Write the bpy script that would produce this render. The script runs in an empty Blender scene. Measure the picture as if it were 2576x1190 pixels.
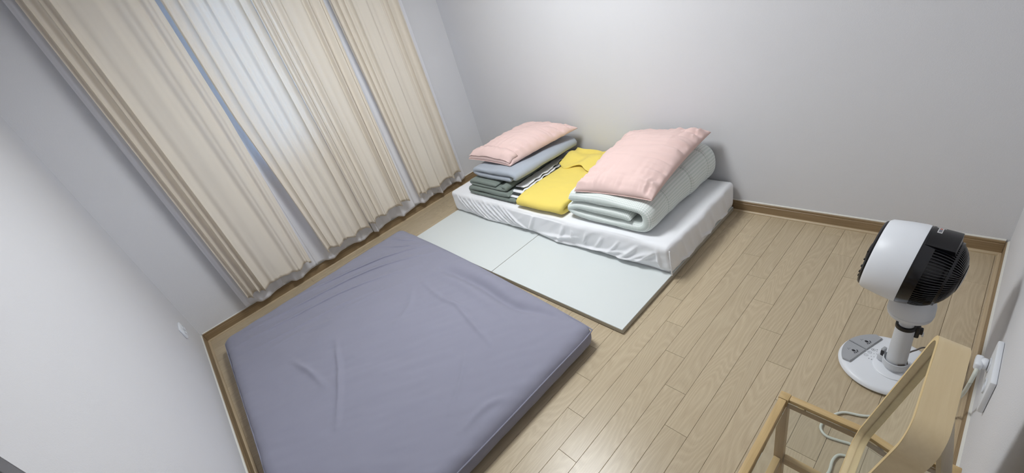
import bpy, bmesh, math, random
import numpy as np
from mathutils import Vector, Matrix, noise

random.seed(7)
S = bpy.context.scene
C = bpy.context.collection

# ------------------------------------------------------------------ camera, world, exposure
CAM_H = 1.55
F_PX = 1051.38
cam_rows = ((0.69928696, -0.66297127, -0.26733284),      # image right, down, forward in world axes
            (-0.52425809, -0.22140678, -0.82227276),
            (0.48595391, 0.71515602, -0.50239493))
cd = bpy.data.cameras.new('camera')
cam = bpy.data.objects.new('camera', cd)
C.objects.link(cam)
cd.sensor_fit = 'HORIZONTAL'
cd.sensor_width = 36.0
cd.lens = 36.0 * F_PX / 2576.0
cd.clip_start = 0.01
_r, _d, _f = [Vector(v) for v in cam_rows]
cam.matrix_world = Matrix(((_r.x, -_d.x, -_f.x, 0.0),
                           (_r.y, -_d.y, -_f.y, 0.0),
                           (_r.z, -_d.z, -_f.z, CAM_H),
                           (0, 0, 0, 1)))
S.camera = cam

w = bpy.data.worlds.new('dusk_sky')
S.world = w
w.use_nodes = True
w.node_tree.nodes['Background'].inputs['Color'].default_value = (0.31, 0.61, 1.0, 1)
w.node_tree.nodes['Background'].inputs['Strength'].default_value = 12.0

S.view_settings.view_transform = 'Standard'
S.view_settings.look = 'None'
S.view_settings.gamma = 1.0
S.view_settings.use_curve_mapping = False
S.view_settings.exposure = 0.0
LAMP_STRENGTH = 46.0

# room limits
XL, XF, YR, YW, ZC = -0.472, 2.341, -0.138, 3.437, 2.30
LAMP = (1.08, 1.70)

# ------------------------------------------------------------------ materials
def srgb(r, g, b):
    def f(c):
        c /= 255.0
        return c / 12.92 if c <= 0.04045 else ((c + 0.055) / 1.055) ** 2.4
    return (f(r), f(g), f(b), 1.0)

def node(nt, t, **kw):
    n = nt.nodes.new(t)
    for k, v in kw.items():
        if k in n.inputs.keys():
            n.inputs[k].default_value = v
        else:
            setattr(n, k, v)
    return n

def base_mat(name):
    m = bpy.data.materials.new(name)
    m.use_nodes = True
    nt = m.node_tree
    return m, nt, nt.nodes['Principled BSDF'], nt.nodes['Material Output']

def mat(name, col, rough=0.5, spec=0.5, metal=0.0, var=0.0, vscale=8.0, bump=0.0, bscale=200.0, sheen=0.0, coat=0.0, alt=None):
    m, nt, p, out = base_mat(name)
    p.inputs['Roughness'].default_value = rough
    p.inputs['Specular IOR Level'].default_value = spec
    p.inputs['Metallic'].default_value = metal
    if sheen:
        p.inputs['Sheen Weight'].default_value = sheen
        p.inputs['Sheen Roughness'].default_value = 0.5
    if coat:
        p.inputs['Coat Weight'].default_value = coat
        p.inputs['Coat Roughness'].default_value = 0.08
    tc = node(nt, 'ShaderNodeTexCoord')
    if var > 0:
        n = node(nt, 'ShaderNodeTexNoise', Scale=vscale, Detail=4.0, Roughness=0.6)
        nt.links.new(tc.outputs['Object'], n.inputs['Vector'])
        mx = node(nt, 'ShaderNodeMix', data_type='RGBA')
        a = alt or tuple(c * (1 - var) for c in col[:3]) + (1,)
        mx.inputs[6].default_value = col
        mx.inputs[7].default_value = a
        nt.links.new(n.outputs['Fac'], mx.inputs[0])
        nt.links.new(mx.outputs[2], p.inputs['Base Color'])
    else:
        p.inputs['Base Color'].default_value = col
    if bump > 0:
        n2 = node(nt, 'ShaderNodeTexNoise', Scale=bscale, Detail=3.0)
        nt.links.new(tc.outputs['Object'], n2.inputs['Vector'])
        b = node(nt, 'ShaderNodeBump', Strength=bump, Distance=0.002)
        nt.links.new(n2.outputs['Fac'], b.inputs['Height'])
        nt.links.new(b.outputs['Normal'], p.inputs['Normal'])
    return m

def fabric(name, col, rough=0.9, trans=0.0, tcol=None, weave=900.0, bump=0.25, var=0.06, sheen=0.15):
    m = mat(name, col, rough=rough, spec=0.15, var=var, vscale=5.0, bump=bump, bscale=weave, sheen=sheen)
    if trans > 0:
        nt = m.node_tree
        p = nt.nodes['Principled BSDF']; out = nt.nodes['Material Output']
        t = node(nt, 'ShaderNodeBsdfTranslucent')
        t.inputs['Color'].default_value = tcol or col
        mx = node(nt, 'ShaderNodeMixShader')
        mx.inputs[0].default_value = trans
        nt.links.new(p.outputs[0], mx.inputs[1]); nt.links.new(t.outputs[0], mx.inputs[2])
        nt.links.new(mx.outputs[0], out.inputs['Surface'])
    return m

def wood(name, c1, c2, stretch=(1.2, 16, 16), scale=3.0, rough=0.45, dist=1.6, per_object=True, fine=0.35, spec=0.4, bump=0.08, tone=0.1, offs=False):
    """grain runs along local X"""
    m, nt, p, out = base_mat(name)
    p.inputs['Roughness'].default_value = rough
    p.inputs['Specular IOR Level'].default_value = spec
    tc = node(nt, 'ShaderNodeTexCoord')
    oi = node(nt, 'ShaderNodeObjectInfo')
    add = node(nt, 'ShaderNodeVectorMath', operation='ADD')
    mul = node(nt, 'ShaderNodeVectorMath', operation='SCALE')
    comb = node(nt, 'ShaderNodeCombineXYZ')
    for k in range(3):
        nt.links.new(oi.outputs['Random'], comb.inputs[k])
    nt.links.new(comb.outputs[0], mul.inputs[0]); mul.inputs['Scale'].default_value = 37.0
    nt.links.new(tc.outputs['Object'], add.inputs[0]); nt.links.new(mul.outputs[0], add.inputs[1])
    mp = node(nt, 'ShaderNodeMapping'); mp.inputs['Scale'].default_value = stretch
    nt.links.new(add.outputs[0], mp.inputs['Vector'])
    # cathedral figure: contour lines of a stretched noise field
    n = node(nt, 'ShaderNodeTexNoise', Scale=scale * 0.32, Detail=1.2, Roughness=0.4, Distortion=0.25)
    nt.links.new(mp.outputs[0], n.inputs['Vector'])
    m1 = node(nt, 'ShaderNodeMath', operation='MULTIPLY'); m1.inputs[1].default_value = 11.0 * dist
    nt.links.new(n.outputs['Fac'], m1.inputs[0])
    fr = node(nt, 'ShaderNodeMath', operation='FRACT'); nt.links.new(m1.outputs[0], fr.inputs[0])
    ring = node(nt, 'ShaderNodeValToRGB')
    e = ring.color_ramp.elements
    e[0].position = 0.0; e[0].color = (0.75, 0.75, 0.75, 1)
    e[1].position = 1.0; e[1].color = (0.55, 0.55, 0.55, 1)
    x = e.new(0.45); x.color = (0.15, 0.15, 0.15, 1)
    x = e.new(0.85); x.color = (0.8, 0.8, 0.8, 1)
    nt.links.new(fr.outputs[0], ring.inputs[0])
    # pores
    mp2 = node(nt, 'ShaderNodeMapping'); mp2.inputs['Scale'].default_value = (stretch[0] * 5, stretch[1] * 16, stretch[2] * 16)
    nt.links.new(add.outputs[0], mp2.inputs['Vector'])
    n2 = node(nt, 'ShaderNodeTexNoise', Scale=scale * 0.55, Detail=3.0, Roughness=0.65)
    nt.links.new(mp2.outputs[0], n2.inputs['Vector'])
    mixf = node(nt, 'ShaderNodeMix', data_type='FLOAT'); mixf.inputs[0].default_value = fine
    nt.links.new(ring.outputs[0], mixf.inputs[2]); nt.links.new(n2.outputs['Fac'], mixf.inputs[3])
    mx = node(nt, 'ShaderNodeMix', data_type='RGBA')
    mx.inputs[6].default_value = c1; mx.inputs[7].default_value = c2
    nt.links.new(mixf.outputs[0], mx.inputs[0])
    hsv = node(nt, 'ShaderNodeHueSaturation')
    mr = node(nt, 'ShaderNodeMapRange'); mr.inputs['To Min'].default_value = 1 - tone; mr.inputs['To Max'].default_value = 1 + tone
    nt.links.new(oi.outputs['Random'], mr.inputs['Value'])
    nt.links.new(mr.outputs[0], hsv.inputs['Value'])
    nt.links.new(mx.outputs[2], hsv.inputs['Color'])
    nt.links.new(hsv.outputs[0], p.inputs['Base Color'])
    if bump:
        b = node(nt, 'ShaderNodeBump', Strength=bump, Distance=0.001)
        nt.links.new(mixf.outputs[0], b.inputs['Height'])
        nt.links.new(b.outputs['Normal'], p.inputs['Normal'])
    return m

def thin_glass(name, tint, gloss=0.08):
    m, nt, p, out = base_mat(name)
    nt.nodes.remove(p)
    tr = node(nt, 'ShaderNodeBsdfTransparent'); tr.inputs['Color'].default_value = tint
    gl = node(nt, 'ShaderNodeBsdfGlossy'); gl.inputs['Roughness'].default_value = 0.01
    fz = node(nt, 'ShaderNodeFresnel', IOR=1.5)
    mx = node(nt, 'ShaderNodeMixShader')
    nt.links.new(fz.outputs[0], mx.inputs[0]); nt.links.new(tr.outputs[0], mx.inputs[1]); nt.links.new(gl.outputs[0], mx.inputs[2])
    nt.links.new(mx.outputs[0], out.inputs['Surface'])
    return m

M = {}
M['wall'] = mat('wallpaper', srgb(224, 224, 227), rough=0.85, spec=0.2, var=0.03, vscale=3.0, bump=0.35, bscale=260.0)
M['ceiling'] = mat('ceiling_paper', srgb(235, 235, 236), rough=0.9, bump=0.1)
M['plank'] = wood('oak_floor', srgb(212, 197, 168), srgb(170, 150, 122), stretch=(2.6, 17, 17), scale=1.6, rough=0.3, dist=2.3, fine=0.62, spec=0.45, tone=0.05)
M['subfloor'] = mat('dark_underlay', srgb(84, 68, 50), rough=0.9, var=0.2)
M['base'] = wood('oak_trim', srgb(168, 145, 112), srgb(120, 98, 70), stretch=(0.8, 30, 30), scale=2.0, rough=0.4, fine=0.6, tone=0.03)
M['base_light'] = wood('pale_oak_strip', srgb(206, 188, 158), srgb(176, 154, 122), stretch=(0.8, 30, 30), scale=2.0, rough=0.4, fine=0.6, tone=0.03)
M['caulk'] = mat('white_caulk', srgb(228, 226, 218), rough=0.5, var=0.05)
M['white_pl'] = mat('white_plastic', srgb(236, 239, 244), rough=0.4, var=0.02)
M['satin_white'] = mat('satin_white_plastic', srgb(214, 217, 222), rough=0.45, var=0.02, bump=0.05, bscale=900)
M['black_pl'] = mat('black_plastic', srgb(14, 13, 17), rough=0.3, var=0.1)
M['black_gloss'] = mat('gloss_black_plastic', srgb(20, 20, 25), rough=0.18, var=0.1)
M['silver'] = mat('silver_plastic', srgb(176, 178, 182), rough=0.38, metal=0.15, var=0.04)
M['dark_print'] = mat('dark_print', srgb(34, 32, 38), rough=0.5, var=0.05)
M['grey_print'] = mat('grey_print', srgb(120, 120, 128), rough=0.5, var=0.05)
M['grey_cable'] = mat('grey_cable', srgb(110, 104, 100), rough=0.5, var=0.1)
M['white_cable'] = mat('white_cable', srgb(218, 222, 212), rough=0.45, var=0.05)
M['sticker'] = mat('sticker_paper', srgb(214, 214, 214), rough=0.5, var=0.04)
M['red_print'] = mat('red_print', srgb(190, 90, 74), rough=0.5, var=0.05)
M['ply'] = wood('ash_plywood', srgb(230, 211, 172), srgb(206, 182, 140), stretch=(2.0, 9, 9), scale=1.2, rough=0.4, fine=0.6, dist=0.7, tone=0.02)
M['ply_edge'] = wood('plywood_edge', srgb(232, 208, 158), srgb(206, 178, 124), stretch=(1, 40, 40), scale=2.5, rough=0.5, fine=0.7, dist=0.4, tone=0.02)
M['table_wood'] = wood('rubberwood', srgb(216, 188, 138), srgb(176, 146, 100), stretch=(2.5, 26, 26), scale=2.0, rough=0.45, fine=0.65, dist=0.8, tone=0.03)
M['glass_top'] = thin_glass('table_glass', (0.972, 0.985, 0.972, 1))
M['pane'] = thin_glass('window_glass', (0.95, 0.97, 1.0, 1))
M['dim_pane'] = thin_glass('dimmed_window_glass', (0.2, 0.21, 0.22, 1))  # dark tint added to dim the daylight, leaving one bright sash
M['panel'] = mat('white_laminate', srgb(222, 227, 226), rough=0.35, spec=0.4, var=0.02, vscale=3.0)
M['panel_edge'] = mat('greige_edge_band', srgb(180, 174, 160), rough=0.5, var=0.05)
M['grey_sheet'] = fabric('grey_cotton', srgb(148, 148, 164), var=0.05, weave=1100)
M['grey_sheet'].node_tree.nodes['Principled BSDF'].inputs['Sheen Weight'].default_value = 0.1
M['white_sheet'] = fabric('white_cotton', srgb(244, 245, 248), var=0.03, weave=1100)
M['pink'] = fabric('pink_cotton', srgb(233, 204, 198), var=0.03, weave=1100)
M['yellow'] = fabric('yellow_blanket', srgb(245, 222, 116), var=0.05, weave=700, bump=0.4)
M['blue_grey'] = fabric('blue_grey_cotton', srgb(174, 181, 191), var=0.07)
M['dark_sage'] = fabric('dark_sage_cotton', srgb(130, 140, 133), var=0.1)
M['charcoal'] = fabric('charcoal_piping', srgb(62, 66, 66), var=0.1)
M['cream'] = fabric('cream_curtain', srgb(250, 241, 226), trans=0.27, tcol=srgb(240, 234, 225), weave=700, var=0.03)
M['sheer'] = fabric('white_sheer', srgb(244, 244, 249), trans=0.16, tcol=srgb(242, 246, 252), weave=700, var=0.02)
M['rail'] = mat('white_metal_rail', srgb(225, 225, 225), rough=0.35, var=0.02)
M['frame_white'] = mat('white_window_frame', srgb(228, 230, 232), rough=0.35, var=0.02)
M['door_grey'] = mat('grey_door_film', srgb(118, 118, 122), rough=0.5, var=0.08, vscale=4.0)
M['chrome'] = mat('brushed_steel', srgb(180, 180, 182), rough=0.25, metal=1.0, var=0.05)

# mirror silvering
m, nt, p, out = base_mat('mirror_silver')
p.inputs['Metallic'].default_value = 1.0
p.inputs['Roughness'].default_value = 0.0
nz = node(nt, 'ShaderNodeTexNoise', Scale=4.0)
mx = node(nt, 'ShaderNodeMix', data_type='RGBA')
mx.inputs[6].default_value = (0.86, 0.88, 0.85, 1); mx.inputs[7].default_value = (0.84, 0.865, 0.83, 1)
nt.links.new(nz.outputs['Fac'], mx.inputs[0]); nt.links.new(mx.outputs[2], p.inputs['Base Color'])
M['mirror'] = m

# sage gingham quilt (fine check from the mesh's own cloth coordinates)
m, nt, p, out = base_mat('sage_gingham')
p.inputs['Roughness'].default_value = 0.9
p.inputs['Specular IOR Level'].default_value = 0.15
uv = node(nt, 'ShaderNodeUVMap'); uv.uv_map = 'cloth'
sp = node(nt, 'ShaderNodeSeparateXYZ'); nt.links.new(uv.outputs[0], sp.inputs[0])
vals = []
for ax in (0, 1):
    a = node(nt, 'ShaderNodeMath', operation='MULTIPLY'); a.inputs[1].default_value = 105.0
    nt.links.new(sp.outputs[ax], a.inputs[0])
    b = node(nt, 'ShaderNodeMath', operation='FRACT'); nt.links.new(a.outputs[0], b.inputs[0])
    c = node(nt, 'ShaderNodeMath', operation='GREATER_THAN'); c.inputs[1].default_value = 0.5
    nt.links.new(b.outputs[0], c.inputs[0]); vals.append(c)
sm = node(nt, 'ShaderNodeMath', operation='ADD'); nt.links.new(vals[0].outputs[0], sm.inputs[0]); nt.links.new(vals[1].outputs[0], sm.inputs[1])
hf = node(nt, 'ShaderNodeMath', operation='MULTIPLY'); hf.inputs[1].default_value = 0.5; nt.links.new(sm.outputs[0], hf.inputs[0])
mx = node(nt, 'ShaderNodeMix', data_type='RGBA')
mx.inputs[6].default_value = srgb(242, 245, 244); mx.inputs[7].default_value = srgb(207, 218, 212)
nt.links.new(hf.outputs[0], mx.inputs[0]); nt.links.new(mx.outputs[2], p.inputs['Base Color'])
M['gingham'] = m

# ------------------------------------------------------------------ mesh helpers
def mesh_obj(name, verts, faces, material, parent=None, smooth=False, uvs=None, loc=None):
    me = bpy.data.meshes.new(name)
    me.from_pydata([tuple(v) for v in verts], [], [tuple(f) for f in faces])
    me.update()
    if uvs is not None:
        ul = me.uv_layers.new(name='cloth')
        for poly in me.polygons:
            for li in poly.loop_indices:
                ul.data[li].uv = uvs[me.loops[li].vertex_index]
    if smooth:
        me.polygons.foreach_set('use_smooth', [True] * len(me.polygons))
    ms = material if isinstance(material, (list, tuple)) else [material]
    for x in ms:
        me.materials.append(x)
    o = bpy.data.objects.new(name, me)
    C.objects.link(o)
    if loc is not None:
        o.location = loc
    if parent is not None:
        o.parent = parent
    return o

def bm_obj(name, bm, material, parent=None, smooth=False, loc=None, angle=None):
    bmesh.ops.recalc_face_normals(bm, faces=bm.faces)
    me = bpy.data.meshes.new(name)
    bm.to_mesh(me); bm.free()
    if smooth:
        me.polygons.foreach_set('use_smooth', [True] * len(me.polygons))
        if angle:
            me.set_sharp_from_angle(angle=math.radians(angle))
    ms = material if isinstance(material, (list, tuple)) else [material]
    for x in ms:
        me.materials.append(x)
    o = bpy.data.objects.new(name, me)
    C.objects.link(o)
    if loc is not None:
        o.location = loc
    if parent is not None:
        o.parent = parent
    return o

def add_box(bm, lo, hi, bevel=0.0, seg=2, mtx=None):
    t = bmesh.new()
    bmesh.ops.create_cube(t, size=1.0)
    for v in t.verts:
        v.co = Vector([lo[i] + (v.co[i] + 0.5) * (hi[i] - lo[i]) for i in range(3)])
    if bevel > 0:
        bmesh.ops.bevel(t, geom=list(t.edges), offset=bevel, segments=seg, affect='EDGES', profile=0.5)
    if mtx is not None:
        bmesh.ops.transform(t, matrix=mtx, verts=t.verts)
    me = bpy.data.meshes.new('tmp'); t.to_mesh(me); t.free()
    bm.from_mesh(me); bpy.data.meshes.remove(me)

def box(name, lo, hi, material, parent=None, bevel=0.0, seg=2, mtx=None, origin=None):
    bm = bmesh.new()
    if origin is not None:
        lo = [lo[i] - origin[i] for i in range(3)]; hi = [hi[i] - origin[i] for i in range(3)]
    add_box(bm, lo, hi, bevel, seg, mtx)
    return bm_obj(name, bm, material, parent, loc=origin, smooth=bevel > 0, angle=35)

def lathe(name, prof, material, parent=None, n=48, mtx=None, smooth=True, angle=40):
    """prof: list of (r, z) around local Z"""
    bm = bmesh.new()
    rings = []
    for r, z in prof:
        if r < 1e-6:
            rings.append([bm.verts.new((0, 0, z))])
        else:
            rings.append([bm.verts.new((r * math.cos(2 * math.pi * i / n), r * math.sin(2 * math.pi * i / n), z)) for i in range(n)])
    for a, b in zip(rings, rings[1:]):
        for i in range(n):
            j = (i + 1) % n
            if len(a) == 1 and len(b) == 1:
                continue
            if len(a) == 1:
                bm.faces.new((a[0], b[j], b[i]))
            elif len(b) == 1:
                bm.faces.new((a[i], a[j], b[0]))
            else:
                bm.faces.new((a[i], a[j], b[j], b[i]))
    if mtx is not None:
        bmesh.ops.transform(bm, matrix=mtx, verts=bm.verts)
    return bm_obj(name, bm, material, parent, smooth=smooth, angle=angle)

def catmull(pts, n, closed=False):
    P = [np.array(p, float) for p in pts]
    if not closed:
        P = [2 * P[0] - P[1]] + P + [2 * P[-1] - P[-2]]
        segs = len(P) - 3
    else:
        P = [P[-1]] + P + [P[0], P[1]]
        segs = len(P) - 3
    out = []
    for s in range(segs):
        a, b, c, d = P[s:s + 4]
        k = 16
        for i in range(k):
            t = i / k
            out.append(0.5 * ((2 * b) + (-a + c) * t + (2 * a - 5 * b + 4 * c - d) * t * t + (-a + 3 * b - 3 * c + d) * t ** 3))
    if not closed:
        out.append(P[-2])
    else:
        out.append(out[0])
    out = np.array(out)
    L = np.r_[0, np.cumsum(np.linalg.norm(np.diff(out, axis=0), axis=1))]
    m = n + 1 if closed else n
    q = np.linspace(0, L[-1], m)
    res = np.stack([np.interp(q, L, out[:, i]) for i in range(out.shape[1])], 1)
    return res[:-1] if closed else res

def tube(bm, pts, r, n=10, closed=False, k=None):
    pts = catmull(pts, k or max(8, len(pts) * 8), closed)
    N = len(pts)
    rings = []
    up = Vector((0, 0, 1))
    for i in range(N):
        a = pts[i - 1] if (i > 0 or closed) else pts[i]
        b = pts[(i + 1) % N] if (i < N - 1 or closed) else pts[i]
        t = Vector(b - a).normalized()
        s = t.cross(up)
        if s.length < 1e-3:
            s = t.cross(Vector((0, 1, 0)))
        s.normalize(); u = s.cross(t)
        rr = r[i] if hasattr(r, '__len__') else r
        rings.append([bm.verts.new(Vector(pts[i]) + s * rr * math.cos(2 * math.pi * q / n) + u * rr * math.sin(2 * math.pi * q / n)) for q in range(n)])
    for i in range(N if closed else N - 1):
        A, B = rings[i], rings[(i + 1) % N]
        for q in range(n):
            bm.faces.new((A[q], A[(q + 1) % n], B[(q + 1) % n], B[q]))
    if not closed:
        bm.faces.new(rings[0][::-1]); bm.faces.new(rings[-1])

def tube_obj(name, pts, r, material, parent=None, n=10, closed=False, k=None):
    bm = bmesh.new(); tube(bm, pts, r, n, closed, k)
    return bm_obj(name, bm, material, parent, smooth=True)

def tag(o, label, cat, group=None):
    o['label'] = label; o['category'] = cat
    if group:
        o['group'] = group
    return o

def struct(o, label=None):
    o['kind'] = 'structure'
    if label:
        o['label'] = label
    return o

def empty(name, loc, label, cat, rotz=0.0):
    o = bpy.data.objects.new(name, None)
    o.location = loc; o.rotation_euler = (0, 0, rotz); o.empty_display_size = 0.05
    C.objects.link(o)
    return tag(o, label, cat)

def nz3(x, y, z, s=1.0):
    return noise.noise(Vector((x * s, y * s, z * s)))

# ------------------------------------------------------------------ room shell
T = 0.12
floor = struct(box('floor', (XL - T, YR - T, -0.06), (XF + T, YW + 0.2, -0.0085), M['subfloor']), 'light oak plank floor laid parallel to the curtain wall')
ROW, Y0, PL, STEP, X0 = 0.0886, 0.951, 0.805, 0.161, 1.452
def plank(x0, x1, y0, y1):
    g = 0.0004; c = 0.0007; h = 0.008
    cx, cy = (x0 + x1) / 2, (y0 + y1) / 2
    a, b = (x1 - x0) / 2 - g, (y1 - y0) / 2 - g
    v = [(-a, -b, -h), (a, -b, -h), (a, b, -h), (-a, b, -h), (-a, -b, -c), (a, -b, -c), (a, b, -c), (-a, b, -c),
         (-a + c, -b + c, 0), (a - c, -b + c, 0), (a - c, b - c, 0), (-a + c, b - c, 0)]
    f = [(8, 9, 10, 11)]
    for lo, hi in ((0, 4), (4, 8)):
        for i in range(4):
            j = (i + 1) % 4
            f.append((lo + i, lo + j, hi + j, hi + i))
    f.append((3, 2, 1, 0))
    mesh_obj('plank', v, f, M['plank'], floor, loc=(cx, cy, 0))
k0 = math.floor((Y0 - (YW)) / ROW) - 1
k1 = math.ceil((Y0 - YR) / ROW) + 1
for k in range(k0, k1):
    ya, yb = Y0 - (k + 1) * ROW, Y0 - k * ROW
    ya, yb = max(ya, YR), min(yb, YW)
    if yb - ya < 0.006:
        continue
    j0 = X0 - STEP * k
    j0 = j0 - PL * math.ceil((j0 - XL) / PL)
    x = j0
    while x < XF:
        a, b = max(x, XL), min(x + PL, XF)
        if b - a > 0.006:
            plank(a, b, ya, yb)
        x += PL

struct(box('ceiling', (XL - T, YR - T, ZC), (XF + T, YW + 0.2, ZC + 0.08), M['ceiling']), 'plain white ceiling above the room')
struct(box('wall_far', (XF, YR - T, 0), (XF + T, YW + 0.2, ZC), M['wall']), 'pale grey papered wall behind the white mattress')
struct(box('wall_right', (XL - T, YR - T, 0), (XF, YR, ZC), M['wall']), 'pale grey papered wall with the outlet near the fan')
# window wall with its opening
WX0, WX1, WZ0, WZ1 = 0.06, 1.80, 0.93, 2.12
bm = bmesh.new()
add_box(bm, (XL - T, YW, 0), (WX0, YW + 0.2, ZC))
add_box(bm, (WX1, YW, 0), (XF, YW + 0.2, ZC))
add_box(bm, (WX0, YW, 0), (WX1, YW + 0.2, WZ0))
add_box(bm, (WX0, YW, WZ1), (WX1, YW + 0.2, ZC))
struct(bm_obj('wall_window', bm, M['wall']), 'pale grey papered wall behind the curtains')
# left wall with a doorway
DY0, DY1, DZ = 0.10, 1.03, 2.05
bm = bmesh.new()
add_box(bm, (XL - T, DY1, 0), (XL, YW, ZC))
add_box(bm, (XL - T, YR, 0), (XL, DY0, ZC))
add_box(bm, (XL - T, DY0, DZ), (XL, DY1, ZC))
struct(bm_obj('wall_left', bm, M['wall']), 'pale grey papered wall beside the grey mattress')

def baseboard(name, p0, p1, inward, label):
    p0 = Vector(p0); p1 = Vector(p1); inw = Vector(inward)
    d = (p1 - p0); L = d.length; ang = math.atan2(d.y, d.x)
    side = 1 if Vector((-math.sin(ang), math.cos(ang))).dot(inw.to_2d()) > 0 else -1
    def prof(pts, nm, material, parent):
        v, f = [], []
        for x in (-L / 2, L / 2):
            for (a, z) in pts:
                v.append((x, a * side, z))
        n = len(pts)
        for i in range(n):
            j = (i + 1) % n
            f.append((i, j, n + j, n + i))
        f.append(tuple(range(n))[::-1]); f.append(tuple(range(n, 2 * n)))
        bm = bmesh.new()
        vs = [bm.verts.new(q) for q in v]
        for q in f:
            bm.faces.new([vs[i] for i in q])
        o = bm_obj(nm, bm, material, parent)
        if parent is None:
            o.location = (p0 + p1) / 2; o.rotation_euler = (0, 0, ang)
        return o
    b = prof([(0, 0), (0.010, 0), (0.010, 0.054), (0.008, 0.056), (0.008, 0.058), (0.0095, 0.060), (0.0095, 0.068), (0.006, 0.072), (0, 0.072)], name, M['base'], None)
    struct(b, label)
    prof([(0.0101, 0.0001), (0.021, 0.0001), (0.020, 0.006), (0.016, 0.010), (0.0101, 0.0115)], 'shoe_strip', M['base_light'], b)
    prof([(0, 0.0721), (0.0065, 0.0721), (0.004, 0.0755), (0, 0.077)], 'caulk_line', M['caulk'], b)
    return b
e = 0.011
baseboard('baseboard_window', (XL + e, YW, 0), (XF - e, YW, 0), (0, -1, 0), 'oak baseboard under the curtains')
baseboard('baseboard_far', (XF, YR + e, 0), (XF, YW - e, 0), (-1, 0, 0), 'oak baseboard of the wall behind the white mattress')
baseboard('baseboard_right', (XL + e, YR, 0), (XF - e, YR, 0), (0, 1, 0), 'oak baseboard under the outlet beside the fan')
baseboard('baseboard_left', (XL, DY1 + 0.001, 0), (XL, YW - e, 0), (1, 0, 0), 'oak baseboard beside the grey mattress')

# door in the left wall: casing, leaf and lever
door = struct(box('door_1', (XL - 0.06, DY0 + 0.035, 0.004), (XL - 0.022, DY1 - 0.035, DZ - 0.035), M['door_grey'], bevel=0.002), 'grey door leaf in the left wall')
bm = bmesh.new()
add_box(bm, (XL - T, DY1 - 0.034, 0), (XL + 0.0, DY1 - 0.001, DZ - 0.001), 0.002)
add_box(bm, (XL - T, DY0 + 0.001, 0), (XL + 0.0, DY0 + 0.034, DZ - 0.001), 0.002)
add_box(bm, (XL - T, DY0 + 0.034, DZ - 0.034), (XL + 0.0, DY1 - 0.034, DZ - 0.001), 0.002)
bm_obj('door_casing', bm, M['door_grey'], door)
bm = bmesh.new()
tube(bm, [(XL - 0.022, DY1 - 0.10, 1.0), (XL + 0.012, DY1 - 0.10, 1.0), (XL + 0.022, DY1 - 0.115, 1.0), (XL + 0.024, DY1 - 0.2, 1.0)], 0.008)
bm_obj('door_handle', bm, M['chrome'], door, smooth=True)

# window: frame, two sliding sashes with panes
win = bpy.data.objects.new('window_1', None); win.location = ((WX0 + WX1) / 2, YW + 0.1, WZ0); C.objects.link(win)
struct(win, 'white framed sliding window behind the curtains')
def wl(p):
    return (p[0] - win.location.x, p[1] - win.location.y, p[2] - win.location.z)
def frame_part(nm, x0, x1, z0, z1, y0, y1, t, material, parent, loc):
    bm = bmesh.new()
    add_box(bm, loc((x0, y0, z0)), loc((x1, y1, z0 + t)), 0.002)
    add_box(bm, loc((x0, y0, z1 - t)), loc((x1, y1, z1)), 0.002)
    add_box(bm, loc((x0, y0, z0 + t)), loc((x0 + t, y1, z1 - t)), 0.002)
    add_box(bm, loc((x1 - t, y0, z0 + t)), loc((x1, y1, z1 - t)), 0.002)
    return bm_obj(nm, bm, material, parent)
frame_part('window_frame', WX0, WX1, WZ0, WZ1, YW + 0.03, YW + 0.16, 0.035, M['frame_white'], win, wl)
sw = (WX1 - WX0 - 0.072) / 4
for i in range(4):                     # the second sash is clear, the others get an added dark tint that holds back daylight
    a, b = WX0 + 0.036 + i * sw - (0.012 if i else 0), WX0 + 0.036 + (i + 1) * sw + (0.012 if i < 3 else 0)
    yy = YW + (0.06 if i % 2 else 0.105)
    s = frame_part('sash', a, b, WZ0 + 0.036, WZ1 - 0.036, yy, yy + 0.035, 0.038, M['frame_white'], win, wl)
    box('pane', wl((a + 0.034, yy + 0.015, WZ0 + 0.07)), wl((b - 0.034, yy + 0.021, WZ1 - 0.07)), M['pane'] if i == 1 else M['dim_pane'], s)
box('window_sill', wl((WX0, YW - 0.004, WZ0 + 0.001)), wl((WX1, YW + 0.029, WZ0 + 0.02)), M['frame_white'], win, bevel=0.003)

# ------------------------------------------------------------------ ceiling lamp (above the frame, it lights the room)
lamp = empty('ceiling_lamp', (LAMP[0], LAMP[1], ZC), 'square white LED ceiling lamp in the middle of the ceiling', 'lamp')
box('lamp_housing', (-0.27, -0.27, -0.03), (0.27, 0.27, -0.0005), M['white_pl'], lamp, bevel=0.006)
m, nt, p, out = base_mat('lamp_diffuser_glow')
em = node(nt, 'ShaderNodeEmission'); em.inputs['Strength'].default_value = LAMP_STRENGTH
em.inputs['Color'].default_value = (0.945, 0.98, 1.0, 1)
nt.links.new(em.outputs[0], out.inputs['Surface'])
box('lamp_diffuser', (-0.25, -0.25, -0.055), (0.25, 0.25, -0.0305), m, lamp, bevel=0.01)

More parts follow.
